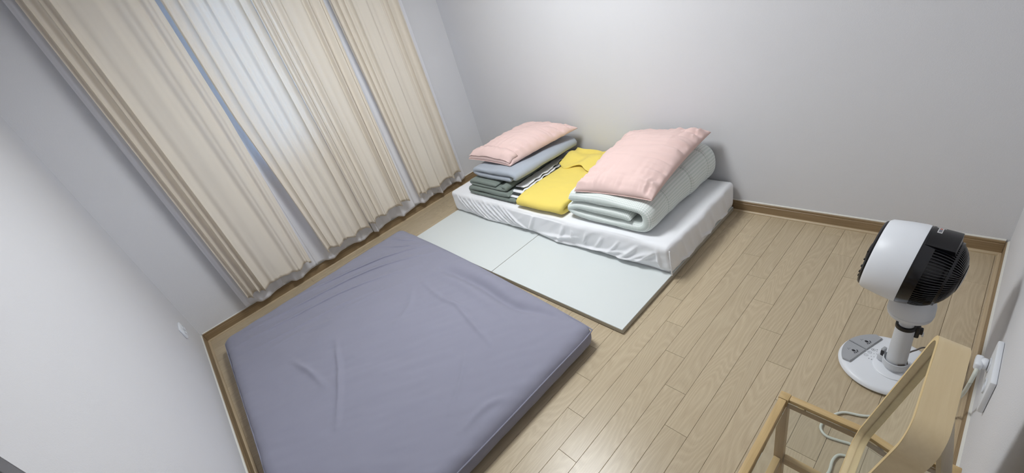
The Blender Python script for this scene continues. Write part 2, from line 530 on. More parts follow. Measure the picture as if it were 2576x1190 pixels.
# ------------------------------------------------------------------ soft goods helpers
def ridge_fn(lines):
    """soft folds along polylines (points, height, half width), evaluated on arrays"""
    def f(xs, ys):
        xs = np.asarray(xs, float); ys = np.asarray(ys, float)
        H = np.zeros_like(xs)
        for P, amp, wd in lines:
            P = catmull(P, 14)
            best = np.full_like(xs, 1e9); bt = np.zeros_like(xs); n = len(P) - 1
            for i in range(n):
                ax, ay = P[i]; dx, dy = P[i + 1] - P[i]
                t = np.clip(((xs - ax) * dx + (ys - ay) * dy) / (dx * dx + dy * dy), 0, 1)
                d = (xs - ax - t * dx) ** 2 + (ys - ay - t * dy) ** 2
                m_ = d < best
                best = np.where(m_, d, best); bt = np.where(m_, (i + t) / n, bt)
            H += amp * np.exp(-best / wd ** 2) * np.sin(np.pi * np.clip(bt, 0.04, 0.96)) ** 0.6
        return H
    return f

def rounded_box(lo, hi, r, div):
    """quad grid over a rounded box -> verts, normals, faces"""
    lo = np.array(lo, float); hi = np.array(hi, float)
    bm = bmesh.new()
    def coords(a, b, n, r):
        k = 5
        e = [a + r * (1 - math.cos(math.pi / 2 * i / k)) for i in range(k)]
        mid = list(np.linspace(a + r, b - r, max(2, n)))
        return e + mid + [b - (q - a) for q in e[::-1]]
    cs = [coords(lo[i], hi[i], div[i], min(r, (hi[i] - lo[i]) / 2 - 1e-4)) for i in range(3)]
    for ax in range(3):
        u, v = (ax + 1) % 3, (ax + 2) % 3
        for side in (0, 1):
            grid = []
            for a in cs[u]:
                row = []
                for b in cs[v]:
                    c = [0, 0, 0]; c[u] = a; c[v] = b; c[ax] = hi[ax] if side else lo[ax]
                    row.append(bm.verts.new(c))
                grid.append(row)
            for i in range(len(grid) - 1):
                for j in range(len(grid[0]) - 1):
                    q = (grid[i][j], grid[i + 1][j], grid[i + 1][j + 1], grid[i][j + 1])
                    bm.faces.new(q if side else q[::-1])
    bmesh.ops.remove_doubles(bm, verts=bm.verts, dist=1e-6)
    nrm = []
    for v in bm.verts:
        p = np.array(v.co)
        inner = np.minimum(np.maximum(p, lo + r), hi - r)
        mid = (lo + hi) / 2
        inner = np.where(hi - lo < 2 * r, mid, inner)
        d = p - inner; n = np.linalg.norm(d)
        d = d / (n if n > 1e-9 else 1)
        v.co = inner + d * r
        nrm.append(d)
    return bm, nrm

# ------------------------------------------------------------------ grey floor mattress
GX0, GX1, GY0, GY1, GH = -0.40, 1.035, 1.055, 3.085, 0.122
tucks = ridge_fn([
    ([(-0.25, 2.98), (0.181, 2.864), (0.512, 2.773), (0.769, 2.628), (1.0, 2.403)], 0.016, 0.020),
    ([(0.10, 3.03), (0.443, 2.908), (0.713, 2.797), (0.912, 2.664), (1.03, 2.52)], 0.016, 0.018),
    ([(-0.35, 2.88), (0.05, 2.78), (0.36, 2.69), (0.62, 2.55), (0.82, 2.40)], 0.013, 0.018),
    ([(-0.3, 2.72), (0.0, 2.64), (0.3, 2.55), (0.55, 2.43)], 0.008, 0.016),
    ([(0.88, 3.05), (0.93, 2.87), (1.0, 2.72)], 0.012, 0.014),
    ([(0.78, 2.98), (0.87, 2.80), (0.99, 2.62)], 0.011, 0.013),
])
ridges = ridge_fn([
    ([(0.867, 2.217), (0.904, 1.853), (0.896, 1.523), (0.951, 1.335), (0.99, 1.191)], -0.015, 0.025),
    ([(0.93, 2.25), (0.965, 1.86), (0.955, 1.5)], 0.006, 0.03),
    ([(0.82, 2.3), (0.84, 1.85), (0.82, 1.5)], 0.007, 0.03),
    ([(0.138, 2.233), (0.067, 1.99), (0.005, 1.827), (-0.074, 1.653)], 0.008, 0.014),
    ([(-0.103, 2.343), (-0.049, 2.118), (-0.028, 1.935)], 0.008, 0.016),
    ([(0.724, 1.86), (0.678, 1.575), (0.654, 1.401)], 0.006, 0.013),
    ([(0.571, 1.494), (0.451, 1.373), (0.306, 1.26)], 0.004, 0.013),
    ([(0.292, 1.156), (0.427, 1.156), (0.529, 1.112)], 0.005, 0.016),
    ([(0.388, 1.997), (0.534, 2.059), (0.645, 2.22)], 0.005, 0.02),
    ([(0.2, 2.5), (0.45, 2.42), (0.7, 2.3)], 0.004, 0.02),
    ([(-0.2, 2.6), (0.0, 2.55), (0.25, 2.4)], 0.004, 0.018),
    ([(0.72, 2.22), (0.70, 1.95), (0.74, 1.7)], 0.005, 0.014),
])
bm, nrm = rounded_box((GX0, GY0, 0.0), (GX1, GY1, GH), 0.055, (210, 290, 3))
RH = ridges([v.co.x for v in bm.verts], [v.co.y for v in bm.verts]) * 1.7
TH = tucks([v.co.x for v in bm.verts], [v.co.y for v in bm.verts])
for k_, (v, n) in enumerate(zip(bm.verts, nrm)):
    x, y, z = v.co
    u = (x - GX0) / (GX1 - GX0) * 2 - 1; q = (y - GY0) / (GY1 - GY0) * 2 - 1
    if n[2] > 0.3:
        h = (RH[k_] + 0.85 * TH[k_]) * n[2]
        v.co.y -= 1.5 * TH[k_] * n[2]; v.co.x -= 0.6 * TH[k_] * n[2]      # the tucked folds lean over
        c_ = x * 0.83 - y * 0.55; s_ = x * 0.55 + y * 0.83
        h += 0.0045 * nz3(c_ * 3.0, s_ * 11, 1.7) * (1 - 0.5 * abs(q)) + 0.0026 * nz3(c_ * 8, s_ * 26, 5.1) + 0.008 * nz3(x * 1.5, y * 1.5, 9)
        h += 0.0035 * (0.5 - abs(nz3(x * 5 + 2, y * 4, 3.3))) ** 2 * 4 * max(0, nz3(x * 1.7, y * 1.7, 21) + 0.2)
        h += 0.012 * (1 - abs(u) ** 3) * (1 - abs(q) ** 3)
        v.co.z += h
    side = 1 - abs(n[2])
    if side > 0.2:
        m_ = 0.006 * nz3(x * 7, y * 7, z * 6 + 3) + 0.004 * nz3(x * 22, y * 22, z * 5)
        v.co.x += n[0] * m_ * side; v.co.y += n[1] * m_ * side
    # the far edge bows toward the panels, the slab sits a little askew
    v.co.x += 0.038 * (y - 2.0) + 0.030 * max(0, u) * math.cos(q * 1.5)
    if v.co.z < 0.0:
        v.co.z = 0.0
    v.co.z += 0.001
ob = bm_obj('floor_mattress', bm, M['grey_sheet'], smooth=True)
tag(ob, 'thick grey cotton covered floor mattress lying beside the curtains', 'mattress')
gm = ob
pts = []
for (x, y) in [(GX0 + 0.06, GY0), (0.0, GY0), (0.35, GY0), (0.7, GY0), (GX1 - 0.06, GY0), (GX1 - 0.012, GY0 + 0.012), (GX1, GY0 + 0.06), (GX1, 1.6), (GX1, 2.1), (GX1, 2.6), (GX1, GY1 - 0.06), (GX1 - 0.012, GY1 - 0.012),
               (GX1 - 0.06, GY1), (0.6, GY1), (0.1, GY1), (GX0 + 0.06, GY1), (GX0 + 0.012, GY1 - 0.012), (GX0, GY1 - 0.06), (GX0, 2.5), (GX0, 1.9), (GX0, 1.4), (GX0, GY0 + 0.06), (GX0 + 0.012, GY0 + 0.012)]:
    uu = (x - GX0) / (GX1 - GX0) * 2 - 1; qq = (y - GY0) / (GY1 - GY0) * 2 - 1
    m_ = 0.006 * nz3(x * 7, y * 7, 0.086 * 6 + 3)
    sx = (1 if x > GX1 - 0.02 else -1 if x < GX0 + 0.02 else 0); sy = (1 if y > GY1 - 0.02 else -1 if y < GY0 + 0.02 else 0)
    pts.append((x + sx * (m_ - 0.004) + 0.038 * (y - 2.0) + 0.030 * max(0, uu) * math.cos(qq * 1.5), y + sy * (m_ - 0.004), 0.09 + 0.003 * nz3(x * 3, y * 3, 2)))
tube_obj('piping', pts, 0.0035, M['grey_sheet'], gm, n=8, closed=True, k=220)

# ------------------------------------------------------------------ white base panels
PZ = 0.03
for i, (ya, yb, lab) in enumerate(((0.985, 1.9845, 'flat white laminate base panel on the side nearer the fan'), (1.9865, 2.985, 'flat white laminate base panel on the side nearer the curtains'))):
    o = empty('bed_base_panel', (1.72, (ya + yb) / 2, 0), lab, 'panel')
    h = (yb - ya) / 2
    bm = bmesh.new(); add_box(bm, (-0.6085, -h + 0.0015, PZ - 0.003), (0.60, h - 0.0015, PZ), 0.0008, 1)
    bm_obj('top_sheet', bm, M['panel'], o)
    bm = bmesh.new(); add_box(bm, (-0.61, -h, 0.004), (0.60, h, PZ - 0.0031), 0.001, 1)
    bm_obj('core', bm, M['panel_edge'], o)
    for sx in (-0.5, 0.5):
        box('felt_pad', (sx - 0.05, -h + 0.06, 0.0005), (sx + 0.05, h - 0.06, 0.0039), M['charcoal'], o)

# ------------------------------------------------------------------ white mattress in a loose fitted sheet
MX0, MX1, MY0, MY1, MZ0, MZ1 = 1.555, 2.318, 0.972, 2.985, PZ + 0.001, 0.215
front_lines = []
rnd = random.Random(3)
def fold(y0, z0, y1, z1, a, wd):
    front_lines.append(([(y0, z0), ((y0 + y1) / 2, (z0 + z1) / 2 - 0.008), (y1, z1)], a, wd))
for i in range(11):
    y = 2.90 - i * 0.062 + rnd.uniform(-0.012, 0.012)
    fold(y, 0.205 - 0.006 * (i % 3), y - 0.17 - 0.006 * i, 0.045, rnd.uniform(0.008, 0.016), rnd.uniform(0.006, 0.010))
for i in range(6):
    y = 1.16 + i * 0.085
    fold(y + 0.06, 0.05 + 0.010 * i, y - 0.10 + 0.03 * i, 0.17, rnd.uniform(0.008, 0.014), rnd.uniform(0.007, 0.011))
fold(2.06, 0.05, 1.97, 0.20, 0.016, 0.013); fold(1.97, 0.06, 1.6, 0.12, 0.015, 0.010); fold(1.95, 0.045, 1.45, 0.065, 0.013, 0.008)
fold(1.78, 0.05, 1.70, 0.18, 0.014, 0.012); fold(1.6, 0.05, 1.25, 0.11, 0.013, 0.009); fold(1.45, 0.045, 1.05, 0.11, 0.010, 0.009)
fold(1.3, 0.05, 1.08, 0.16, 0.010, 0.010); fold(1.035, 0.04, 1.05, 0.19, 0.013, 0.008)
ffn = ridge_fn(front_lines)
side_lines = []
for i in range(9):
    x = 1.60 + i * 0.08
    side_lines.append(([(x, 0.19), (x + 0.02, 0.12), (x + 0.05, 0.04)], 0.010 * (1 if i % 2 else 0.6), 0.012))
for (x, z) in ((1.72, 0.06), (1.95, 0.07), (2.15, 0.06)):
    side_lines.append(([(x - 0.07, z + 0.02), (x, z), (x + 0.09, z - 0.02)], 0.012, 0.008))
sfn = ridge_fn(side_lines)
bm, nrm = rounded_box((MX0, MY0, MZ0), (MX1, MY1, MZ1), 0.03, (70, 330, 34))
cx_ = np.array([tuple(v.co) for v in bm.verts])
FH = ffn(cx_[:, 1], cx_[:, 2]); SH = sfn(cx_[:, 0], cx_[:, 2])
for k_, (v, n) in enumerate(zip(bm.verts, nrm)):
    x, y, z = v.co
    if n[2] > 0.3:
        v.co.z += 0.004 * nz3(x * 4, y * 4, 1) + 0.002 * nz3(x * 14, y * 14, 6)
        if x < MX0 + 0.10:       # the loose top edge sags between the stacks
            v.co.z -= 0.010 * max(0, 1 - abs(y - 1.95) / 0.35) * (1 - (x - MX0) / 0.10)
    if n[0] < -0.3:
        v.co.x -= (FH[k_] + 0.010 * nz3(0, y * 4, z * 7) + 0.003 * nz3(1, y * 18 + z * 22, z * 10) - 0.004) * -n[0]
    if n[1] < -0.3:
        v.co.y -= (SH[k_] + 0.008 * nz3(x * 6, 0, z * 7) - 0.003) * -n[1]
    t = max(0.0, 1 - (z - MZ0) / 0.045)
    if n[0] < -0.15 and t > 0:
        v.co.x += t * (0.004 + 0.030 * nz3(3.3, y * 2.6, 0) + 0.008 * nz3(3.3, y * 12, 0))
        v.co.z += t * 0.022 * max(0, nz3(8.1, y * 3.2, 0))
    if n[1] < -0.15 and t > 0:
        v.co.y += t * (0.004 + 0.016 * nz3(x * 6, 3.3, 0))
        v.co.z += t * 0.020 * max(0, nz3(x * 5, 9.3, 0))
mw = bm_obj('bed_mattress', bm, M['white_sheet'], smooth=True)
tag(mw, 'thick mattress in a wrinkled white fitted sheet against the far wall', 'mattress')
tube_obj('corner_seam', [(MX0 + 0.004, MY0 + 0.004, 0.20), (MX0 - 0.004, MY0 - 0.001, 0.16), (MX0 - 0.004, MY0 - 0.003, 0.10), (MX0 + 0.002, MY0 + 0.001, 0.045)], 0.0035, M['white_sheet'], mw, n=8)

# ------------------------------------------------------------------ folded bedding
def fold_band(name, path, t, d0, d1, material, axis='X', nd=60, ns=110, r_end=0.03, warp=None, wob=0.006, wscale=6.0, seed=0.0, parent=None, seams=None, crinkle=0.0015):
    """a folded layer: path is the fold seen end-on as (a, z); it is swept from d0 to d1 along the axis; every edge is rounded"""
    P = catmull(path, ns)
    tan = np.gradient(P, axis=0); tan /= np.linalg.norm(tan, axis=1)[:, None]
    nor = np.stack([-tan[:, 1], tan[:, 0]], 1)
    Ls = np.r_[0, np.cumsum(np.linalg.norm(np.diff(P, axis=0), axis=1))]
    L = Ls[-1]
    half = np.full(ns, t / 2)
    for i in range(ns):
        q = min(Ls[i], L - Ls[i])
        if q < t / 2:
            half[i] = max(0.0, math.sqrt(max(0.0, (t / 2) ** 2 - (t / 2 - q) ** 2)))
    ring_n = 2 * ns
    D = d1 - d0
    k = [0.02, 0.15, 0.35, 0.6, 0.85, 1.0]
    ds = [d0 + r_end * q for q in k[:-1]] + list(np.linspace(d0 + r_end, d1 - r_end, nd)) + [d1 - r_end * q for q in k[:-1]][::-1]
    verts, faces, uvs = [], [], []
    for d in ds:
        e = min(d - d0, d1 - d)
        kk = 1.0
        if e < r_end:
            kk = math.sqrt(max(0.0, 1 - (1 - e / r_end) ** 2))
        for sgn in (1, -1):
            rng = range(ns) if sgn == 1 else range(ns - 1, -1, -1)
            for i in rng:
                hh = half[i] * kk
                s = Ls[i]
                w_ = wob * nz3(s * wscale, d * wscale, seed + sgn * 0.3) + crinkle * nz3(s * wscale * 5, d * wscale * 3, seed + 7)
                if seams:
                    for sv in seams:
                        w_ -= 0.011 * math.exp(-((d - sv) / 0.008) ** 2)
                hh2 = hh + (w_ * min(1.0, hh / (t / 2)) if hh > 0 else 0)
                a = P[i, 0] + nor[i, 0] * hh2 * sgn
                z = P[i, 1] + nor[i, 1] * hh2 * sgn
                p = (d, a, z) if axis == 'X' else (a, d, z)
                if warp:
                    p = warp(*p)
                verts.append(p); uvs.append((s + (0.003 if sgn > 0 else 0), d))
    N = len(ds)
    for j in range(N - 1):
        for i in range(ring_n):
            i2 = (i + 1) % ring_n
            faces.append((j * ring_n + i, j * ring_n + i2, (j + 1) * ring_n + i2, (j + 1) * ring_n + i))
    for j, rev in ((0, True), (N - 1, False)):
        for i in range(ns - 1):
            q = (j * ring_n + i, j * ring_n + i + 1, j * ring_n + ring_n - 2 - i, j * ring_n + ring_n - 1 - i)
            faces.append(q if not rev else q[::-1])
    me_o = mesh_obj(name, verts, faces, material, parent, smooth=True, uvs=uvs)
    bm = bmesh.new(); bm.from_mesh(me_o.data)
    bmesh.ops.recalc_face_normals(bm, faces=bm.faces)
    bm.to_mesh(me_o.data); bm.free()
    return me_o

ZT = MZ1 + 0.004      # top of the white mattress

# sage gingham quilt, rolled fold open toward the panels
tq = 0.060
b0 = ZT + tq / 2
path = [(1.225, b0 + 0.048), (1.275, b0 + 0.061), (1.45, b0 + 0.064), (1.60, b0 + 0.060), (1.672, b0 + 0.032), (1.61, b0 + 0.004), (1.45, b0 + 0.000), (1.25, b0 + 0.0), (1.160, b0 + 0.010), (1.128, b0 + 0.060), (1.150, b0 + 0.112), (1.24, b0 + 0.126), (1.42, b0 + 0.128), (1.55, b0 + 0.122), (1.655, b0 + 0.112)]
def qwarp(x, y, z):
    t = (x - 1.62) / 0.68
    zz = ZT + 0.004 + (z - ZT) * (1 + 0.30 * max(0, t))
    yy = y - 0.03 * max(0, t) + 0.02 * math.sin(t * 3) * (z - ZT) / 0.2
    xx = x
    return (xx, yy, max(zz, ZT + 0.005))
q = fold_band('quilt', path, tq, 1.605, 2.305, M['gingham'], nd=70, ns=190, r_end=0.035, warp=qwarp, wob=0.014, wscale=6.0, seed=2.2, seams=(1.79, 2.02, 2.2), crinkle=0.002)
tag(q, 'pale sage gingham quilt rolled up under the pillow nearer the fan', 'quilt')

# yellow blanket
path = [(2.285, ZT + 0.022), (2.0, ZT + 0.021), (1.75, ZT + 0.022), (1.63, ZT + 0.021), (1.595, ZT + 0.040), (1.64, ZT + 0.060), (1.8, ZT + 0.066), (2.0, ZT + 0.072), (2.285, ZT + 0.086)]
def ywarp(x, y, z):
    t = (x - 1.6) / 0.7
    yy = y + 0.03 * t * 0 - 0.02 * math.sin(t * 2.5)
    zz = z + 0.012 * nz3(x * 3, y * 5, 2) * (1 if z > ZT + 0.05 else 0)
    return (x + 0.03 * (y - 2.0) * -1 * max(0, 1 - t), yy, max(zz, ZT - 0.002))
yb = fold_band('blanket', path, 0.038, 1.728, 2.145, M['yellow'], axis='Y', nd=60, ns=130, r_end=0.018, warp=ywarp, wob=0.006, wscale=7, seed=4.4)
tag(yb, 'bright yellow folded blanket lying between the two bedding stacks', 'blanket')
# crumpled corner at its back
fold_band('rumpled_corner', [(2.04, ZT + 0.118), (2.10, ZT + 0.123), (2.17, ZT + 0.135), (2.23, ZT + 0.128), (2.275, ZT + 0.142)], 0.020, 1.76, 2.13, M['yellow'], axis='Y', nd=50, ns=50, r_end=0.012,
          wob=0.012, wscale=12, seed=6.1, parent=yb, warp=lambda x, y, z: (x + 0.02 * math.sin(y * 30), y, z - 0.006 + 0.012 * math.sin(y * 24 + x * 15)))

# dark sage blanket with a pale striped lining
td = 0.034
b1 = ZT + 0.004 + td / 2
path = [(2.24, b1 + 0.036), (2.36, b1 + 0.036), (2.60, b1 + 0.036), (2.70, b1 + 0.033), (2.725, b1 + 0.016), (2.69, b1 + 0.0), (2.5, b1 + 0.0), (2.34, b1 + 0.0), (2.185, b1 + 0.004)]
gd = fold_band('blanket', path, td, 1.60, 2.29, M['dark_sage'], nd=50, ns=120, r_end=0.016, wob=0.007, wscale=7, seed=8.8)
tag(gd, 'dark sage grey blanket folded flat at the bottom of the stack nearer the curtains', 'blanket')
path = [(2.315, b1 + 0.098), (2.275, b1 + 0.086), (2.285, b1 + 0.070), (2.36, b1 + 0.066), (2.45, b1 + 0.067), (2.60, b1 + 0.067), (2.68, b1 + 0.070), (2.702, b1 + 0.081), (2.66, b1 + 0.094), (2.5, b1 + 0.094), (2.38, b1 + 0.094)]
fold_band('upper_fold', path, 0.026, 1.615, 2.285, M['dark_sage'], nd=50, ns=130, r_end=0.014, wob=0.005, wscale=7, seed=9.7, parent=gd)
# lining edges stepping out on the side of the yellow blanket
for i, (ya, yb_, z, tt, mm) in enumerate(((2.158, 2.27, 0.047, 0.010, 'white_sheet'), (2.166, 2.27, 0.057, 0.008, 'charcoal'), (2.150, 2.26, 0.067, 0.011, 'white_sheet'), (2.168, 2.26, 0.077, 0.007, 'charcoal'), (2.158, 2.25, 0.086, 0.010, 'white_sheet'))):
    sd = i * 3.1
    def lw(x, y, z_, sd=sd):
        t = (x - 1.62) / 0.68
        s = max(0, (2.3 - y) / 0.12)
        return (x + (0.012 * math.sin(sd)), y + s * (0.012 * nz3(x * 6, sd, 0) + 0.004 * math.sin(x * 90 + sd)) - 0.03 * t * s * 0 , z_ + 0.02 * t * s + 0.003 * math.sin(x * 60 + sd) * s)
    fold_band('lining_edge', [(ya, ZT + z), ((ya + yb_) / 2, ZT + z), (yb_, ZT + z)], tt, 1.62 + 0.02 * i, 2.285, M[mm], nd=70, ns=24, r_end=0.006, wob=0.0, crinkle=0.001, warp=lw, parent=gd)

# blue grey blanket on top of it
b2 = ZT + 0.158
def bwarp(x, y, z):
    t = max(0.0, (x - 1.66) / 0.62)
    return (x, y - 0.06 * t, ZT + 0.137 + (z - ZT - 0.137) * (1 + 0.22 * t))
path = [(2.24, b2), (2.32, b2 - 0.002), (2.5, b2 - 0.002), (2.61, b2 + 0.0), (2.668, b2 + 0.020), (2.61, b2 + 0.041), (2.45, b2 + 0.040), (2.32, b2 + 0.042), (2.24, b2 + 0.044), (2.185, b2 + 0.028), (2.20, b2 + 0.008)]
bb = fold_band('blanket', path, 0.040, 1.655, 2.28, M['blue_grey'], nd=55, ns=120, r_end=0.022, warp=bwarp, wob=0.007, wscale=6, seed=11.3)
tag(bb, 'blue grey cotton blanket folded under the pillow nearer the curtains', 'blanket')

# ------------------------------------------------------------------ pillows
def pillow(name, cn, label, seed, H, flap_end=True, bulge=0.5):
    """cn: near-right, near-left, far-right, far-left corners (Vector)"""
    nr, nl, fr, fl = [Vector(c) for c in cn]
    n = 100
    root = empty(name, (nr + nl + fr + fl) / 4, label, 'pillow')
    o = root.location.copy()
    U = ((fr - nr) + (fl - nl)).normalized(); V = ((nl - nr) + (fl - fr)).normalized()
    N = U.cross(V).normalized()
    if N.z < 0:
        N = -N
    verts, faces = [], []
    def pos(u, v, sgn):
        # edges draw in between the corners
        uu = u * (1 - 0.035 * (1 - v * v)); vv = v * (1 - 0.06 * (1 - u * u))
        a = (uu + 1) / 2; b = (vv + 1) / 2
        p = nr * (1 - a) * (1 - b) + fr * a * (1 - b) + nl * (1 - a) * b + fl * a * b
        prof = (max(0, 1 - abs(u) ** 2.6) * max(0, 1 - abs(v) ** 2.6)) ** 0.42
        edge = 1 - max(abs(u), abs(v))
        h = H * prof * (1.0 if sgn > 0 else 0.10)
        wr = 0.010 * nz3(u * 2.2, v * 2.2, seed) + 0.004 * nz3(u * 6 + v * 2, v * 5, seed + 3)
        for (along, dist, q_) in ((u, 1 + v, 0), (u, 1 - v, 1), (v, 1 + u, 2), (v, 1 - u, 3)):
            # gathers running in from the seams
            k_ = nz3(along * 8.5 + 0.8 * dist, dist * 0.9, seed + 11 * q_) + 0.6 * nz3(along * 17, dist * 1.3, seed + 11 * q_ + 5)
            wr += 0.028 * k_ * math.exp(-dist / 0.38) * (1.0 if q_ < 2 else 0.5)
        wr *= min(1.0, edge * 9)
        return p + N * (sgn * h + wr * (1 if sgn > 0 else 0.4)) - o
    idx = {}
    for sgn in (1, -1):
        for i in range(n + 1):
            for j in range(n + 1):
                border = i in (0, n) or j in (0, n)
                if border and sgn == -1:
                    idx[(sgn, i, j)] = idx[(1, i, j)]; continue
                u = -math.cos(math.pi * i / n); v = -math.cos(math.pi * j / n)
                u = 0.45 * u + 0.55 * (2 * i / n - 1); v = 0.45 * v + 0.55 * (2 * j / n - 1)
                idx[(sgn, i, j)] = len(verts)
                verts.append(pos(u, v, sgn))
        for i in range(n):
            for j in range(n):
                q = [idx[(sgn, i, j)], idx[(sgn, i + 1, j)], idx[(sgn, i + 1, j + 1)], idx[(sgn, i, j + 1)]]
                faces.append(q if sgn > 0 else q[::-1])
    mesh_obj('pillow_case', verts, faces, M['pink'], root, smooth=True)
    # stitched edge along the closed sides
    loop = [pos(-1, v, 1) for v in (-0.99, -0.5, 0, 0.5, 0.99)]
    tube_obj('hem_seam', [tuple(p) for p in loop], 0.0025, M['pink'], root, n=6, k=60)
    if flap_end:
        fv, ff = [], []
        m_ = 26
        for i in range(m_ + 1):
            v = -0.96 + 1.92 * i / m_
            for j, u in enumerate((-0.70, -0.78, -0.86, -0.93, -0.975, -0.985)):
                p = pos(u, v, 1) + N * (0.004 + 0.006 * (j / 5.0) * (1 + 0.6 * math.sin(i * 0.55)))
                fv.append(p)
        for i in range(m_):
            for j in range(5):
                ff.append((i * 6 + j, i * 6 + j + 1, (i + 1) * 6 + j + 1, (i + 1) * 6 + j))
        fo = mesh_obj('case_flap', fv, ff, M['pink'], root, smooth=True)
        sm_ = fo.modifiers.new('thickness', 'SOLIDIFY'); sm_.thickness = 0.002
    return root

pillow('pillow', ((1.645, 1.10, 0.428), (1.615, 1.60, 0.420), (2.27, 1.085, 0.535), (2.27, 1.63, 0.512)), 'pink cotton pillow resting on the rolled sage quilt', 1.5, 0.095, flap_end=False)
pillow('pillow', ((1.73, 2.285, 0.452), (1.70, 2.745, 0.480), (2.275, 2.075, 0.520), (2.26, 2.56, 0.53)), 'pink cotton pillow resting on the blue grey blanket', 5.5, 0.105)

# ------------------------------------------------------------------ curtains
YC = YW - 0.125
def curtain(name, x0, x1, ztop, zhem, spec, material, label, y, seed=0.0, hem_wave=0.012, edge_in=None):
    """hanging panel; spec lists stretches of it as (end u, folds, depth): tight deep pleats or broad shallow ones"""
    n = 300; nz_ = 46
    verts, faces = [], []
    ph, am = [], []
    acc, u0, prev = 0.0, 0.0, None
    us = [i / n for i in range(n + 1)]
    for u in us:
        for (ue, nf, a) in spec:
            if u <= ue + 1e-9:
                lo = 0.0 if spec[0][0] == ue else [q[0] for q in spec if q[0] < ue][-1]
                dens = nf / (ue - lo); amp = a
                break
        dens *= 1 + 0.95 * nz3(u * 12, seed, 0)
        acc += dens / n
        ph.append(acc * 2 * math.pi); am.append(amp)
    am = np.array(am); ker = np.ones(19) / 19
    am = np.convolve(np.r_[[am[0]] * 9, am, [am[-1]] * 9], ker, 'valid')
    for j in range(nz_ + 1):
        v = j / nz_                     # 0 top, 1 hem
        for i in range(n + 1):
            u = us[i]
            a = am[i] * min(1.5, 1 + 0.85 * nz3(u * 10, seed + 3, v * 0.8)) * (0.85 + 0.3 * v)
            p = ph[i] + 1.1 * nz3(u * 3, v * 1.2, seed) + 0.7 * (v - 0.5) * nz3(u * 7, seed + 5, 0)
            x = x0 + (x1 - x0) * u
            yy = y - a * (math.sin(p) + 0.30 * math.sin(2 * p + 1.1 + seed) + 0.12 * math.sin(3 * p + seed * 2))
            x += 0.45 * a * math.cos(p)
            if edge_in:
                x += edge_in(u, v)
            yy += 0.010 * nz3(u * 3, v * 2, seed + 8)
            yy += 0.0045 * nz3(u * 22, v * 26, seed + 2) * max(0, v - 0.72) * 3.2
            z = ztop + (zhem - ztop) * v + (hem_wave * math.sin(p * 0.5 + seed) + 0.7 * hem_wave * nz3(u * 9, seed, 4)) * v ** 6
            verts.append((x, yy, z))
    w_ = n + 1
    for j in range(nz_):
        for i in range(n):
            faces.append((j * w_ + i, j * w_ + i + 1, (j + 1) * w_ + i + 1, (j + 1) * w_ + i))
    o = mesh_obj(name, verts, faces, material, smooth=True)
    tag(o, label, 'curtain')
    # turned hem along the bottom
    hv, hf = [], []
    j0 = nz_ * w_
    for i in range(0, n + 1, 2):
        p = Vector(verts[j0 + i]); hv += [p + Vector((0, -0.0028, 0)), p + Vector((0, -0.0032, 0.022)), p + Vector((0, 0.0018, 0.0))]
    for i in range(len(hv) // 3 - 1):
        hf += [(3 * i, 3 * i + 1, 3 * i + 4, 3 * i + 3), (3 * i, 3 * i + 3, 3 * i + 5, 3 * i + 2)]
    mesh_obj('hem', hv, hf, material, o, smooth=True)
    return o

ZTOP = 2.245
def g1(u, v):       # the panel's inner edge swings back near the floor
    return -0.05 * (u ** 4) * max(0, v - 0.45) * 1.8
curtain('curtain', -0.105, 0.435, ZTOP, 0.175, ((0.24, 3.2, 0.022), (0.85, 2.5, 0.009), (1.0, 1.5, 0.012)), M['cream'], 'cream curtain panel with tight deep pleats, hanging nearest the left wall', YC, 1.3, hem_wave=0.016, edge_in=g1)
curtain('curtain', 0.452, 0.91, ZTOP, 0.180, ((0.2, 1.5, 0.014), (0.72, 3, 0.008), (1.0, 2, 0.013)), M['cream'], 'cream curtain panel with pale blue daylight showing through it', YC, 4.1, hem_wave=0.014, edge_in=lambda u, v: 0.075 * ((1 - u) ** 4) * max(0, v - 0.45) * 1.8)
curtain('curtain', 0.900, 1.345, ZTOP, 0.215, ((0.3, 2.5, 0.015), (0.65, 1.6, 0.012), (1.0, 2.6, 0.018)), M['cream'], 'cream curtain panel overlapping the edge of the panel with daylight behind it', YC - 0.030, 7.7, hem_wave=0.016, edge_in=lambda u, v: -0.03 * (u ** 4) * v)
curtain('curtain', 1.375, 1.925, ZTOP, 0.185, ((0.3, 3.4, 0.016), (0.72, 2.2, 0.008), (1.0, 2.6, 0.020)), M['cream'], 'cream curtain panel hanging nearest the far wall and the white mattress', YC, 10.2, hem_wave=0.014, edge_in=lambda u, v: 0.05 * ((1 - u) ** 4) * v)
YS = YW - 0.046
curtain('sheer_curtain', -0.15, 0.932, ZTOP, 0.085, ((0.5, 4, 0.011), (1.0, 4, 0.011)), M['sheer'], 'white sheer liner hanging behind the two cream panels nearer the left wall', YS, 13.0, hem_wave=0.016)
curtain('sheer_curtain', 0.942, 1.99, ZTOP, 0.085, ((0.5, 4, 0.011), (1.0, 5, 0.011)), M['sheer'], 'white sheer liner hanging behind the two cream panels nearer the far wall', YS - 0.004, 16.0, hem_wave=0.016)
rail = empty('curtain_rail', (0.9, YW - 0.085, 2.262), 'white double curtain track fixed under the ceiling', 'curtain rail')
for yy in (-0.03, 0.035):
    box('track', (-1.15, yy - 0.012, -0.015), (1.15, yy + 0.012, 0.012), M['rail'], rail, bevel=0.003)
for xx in (-1.0, -0.33, 0.33, 1.0):
    box('bracket', (xx - 0.012, -0.045, 0.0121), (xx + 0.012, 0.05, 0.0375), M['rail'], rail, bevel=0.002)

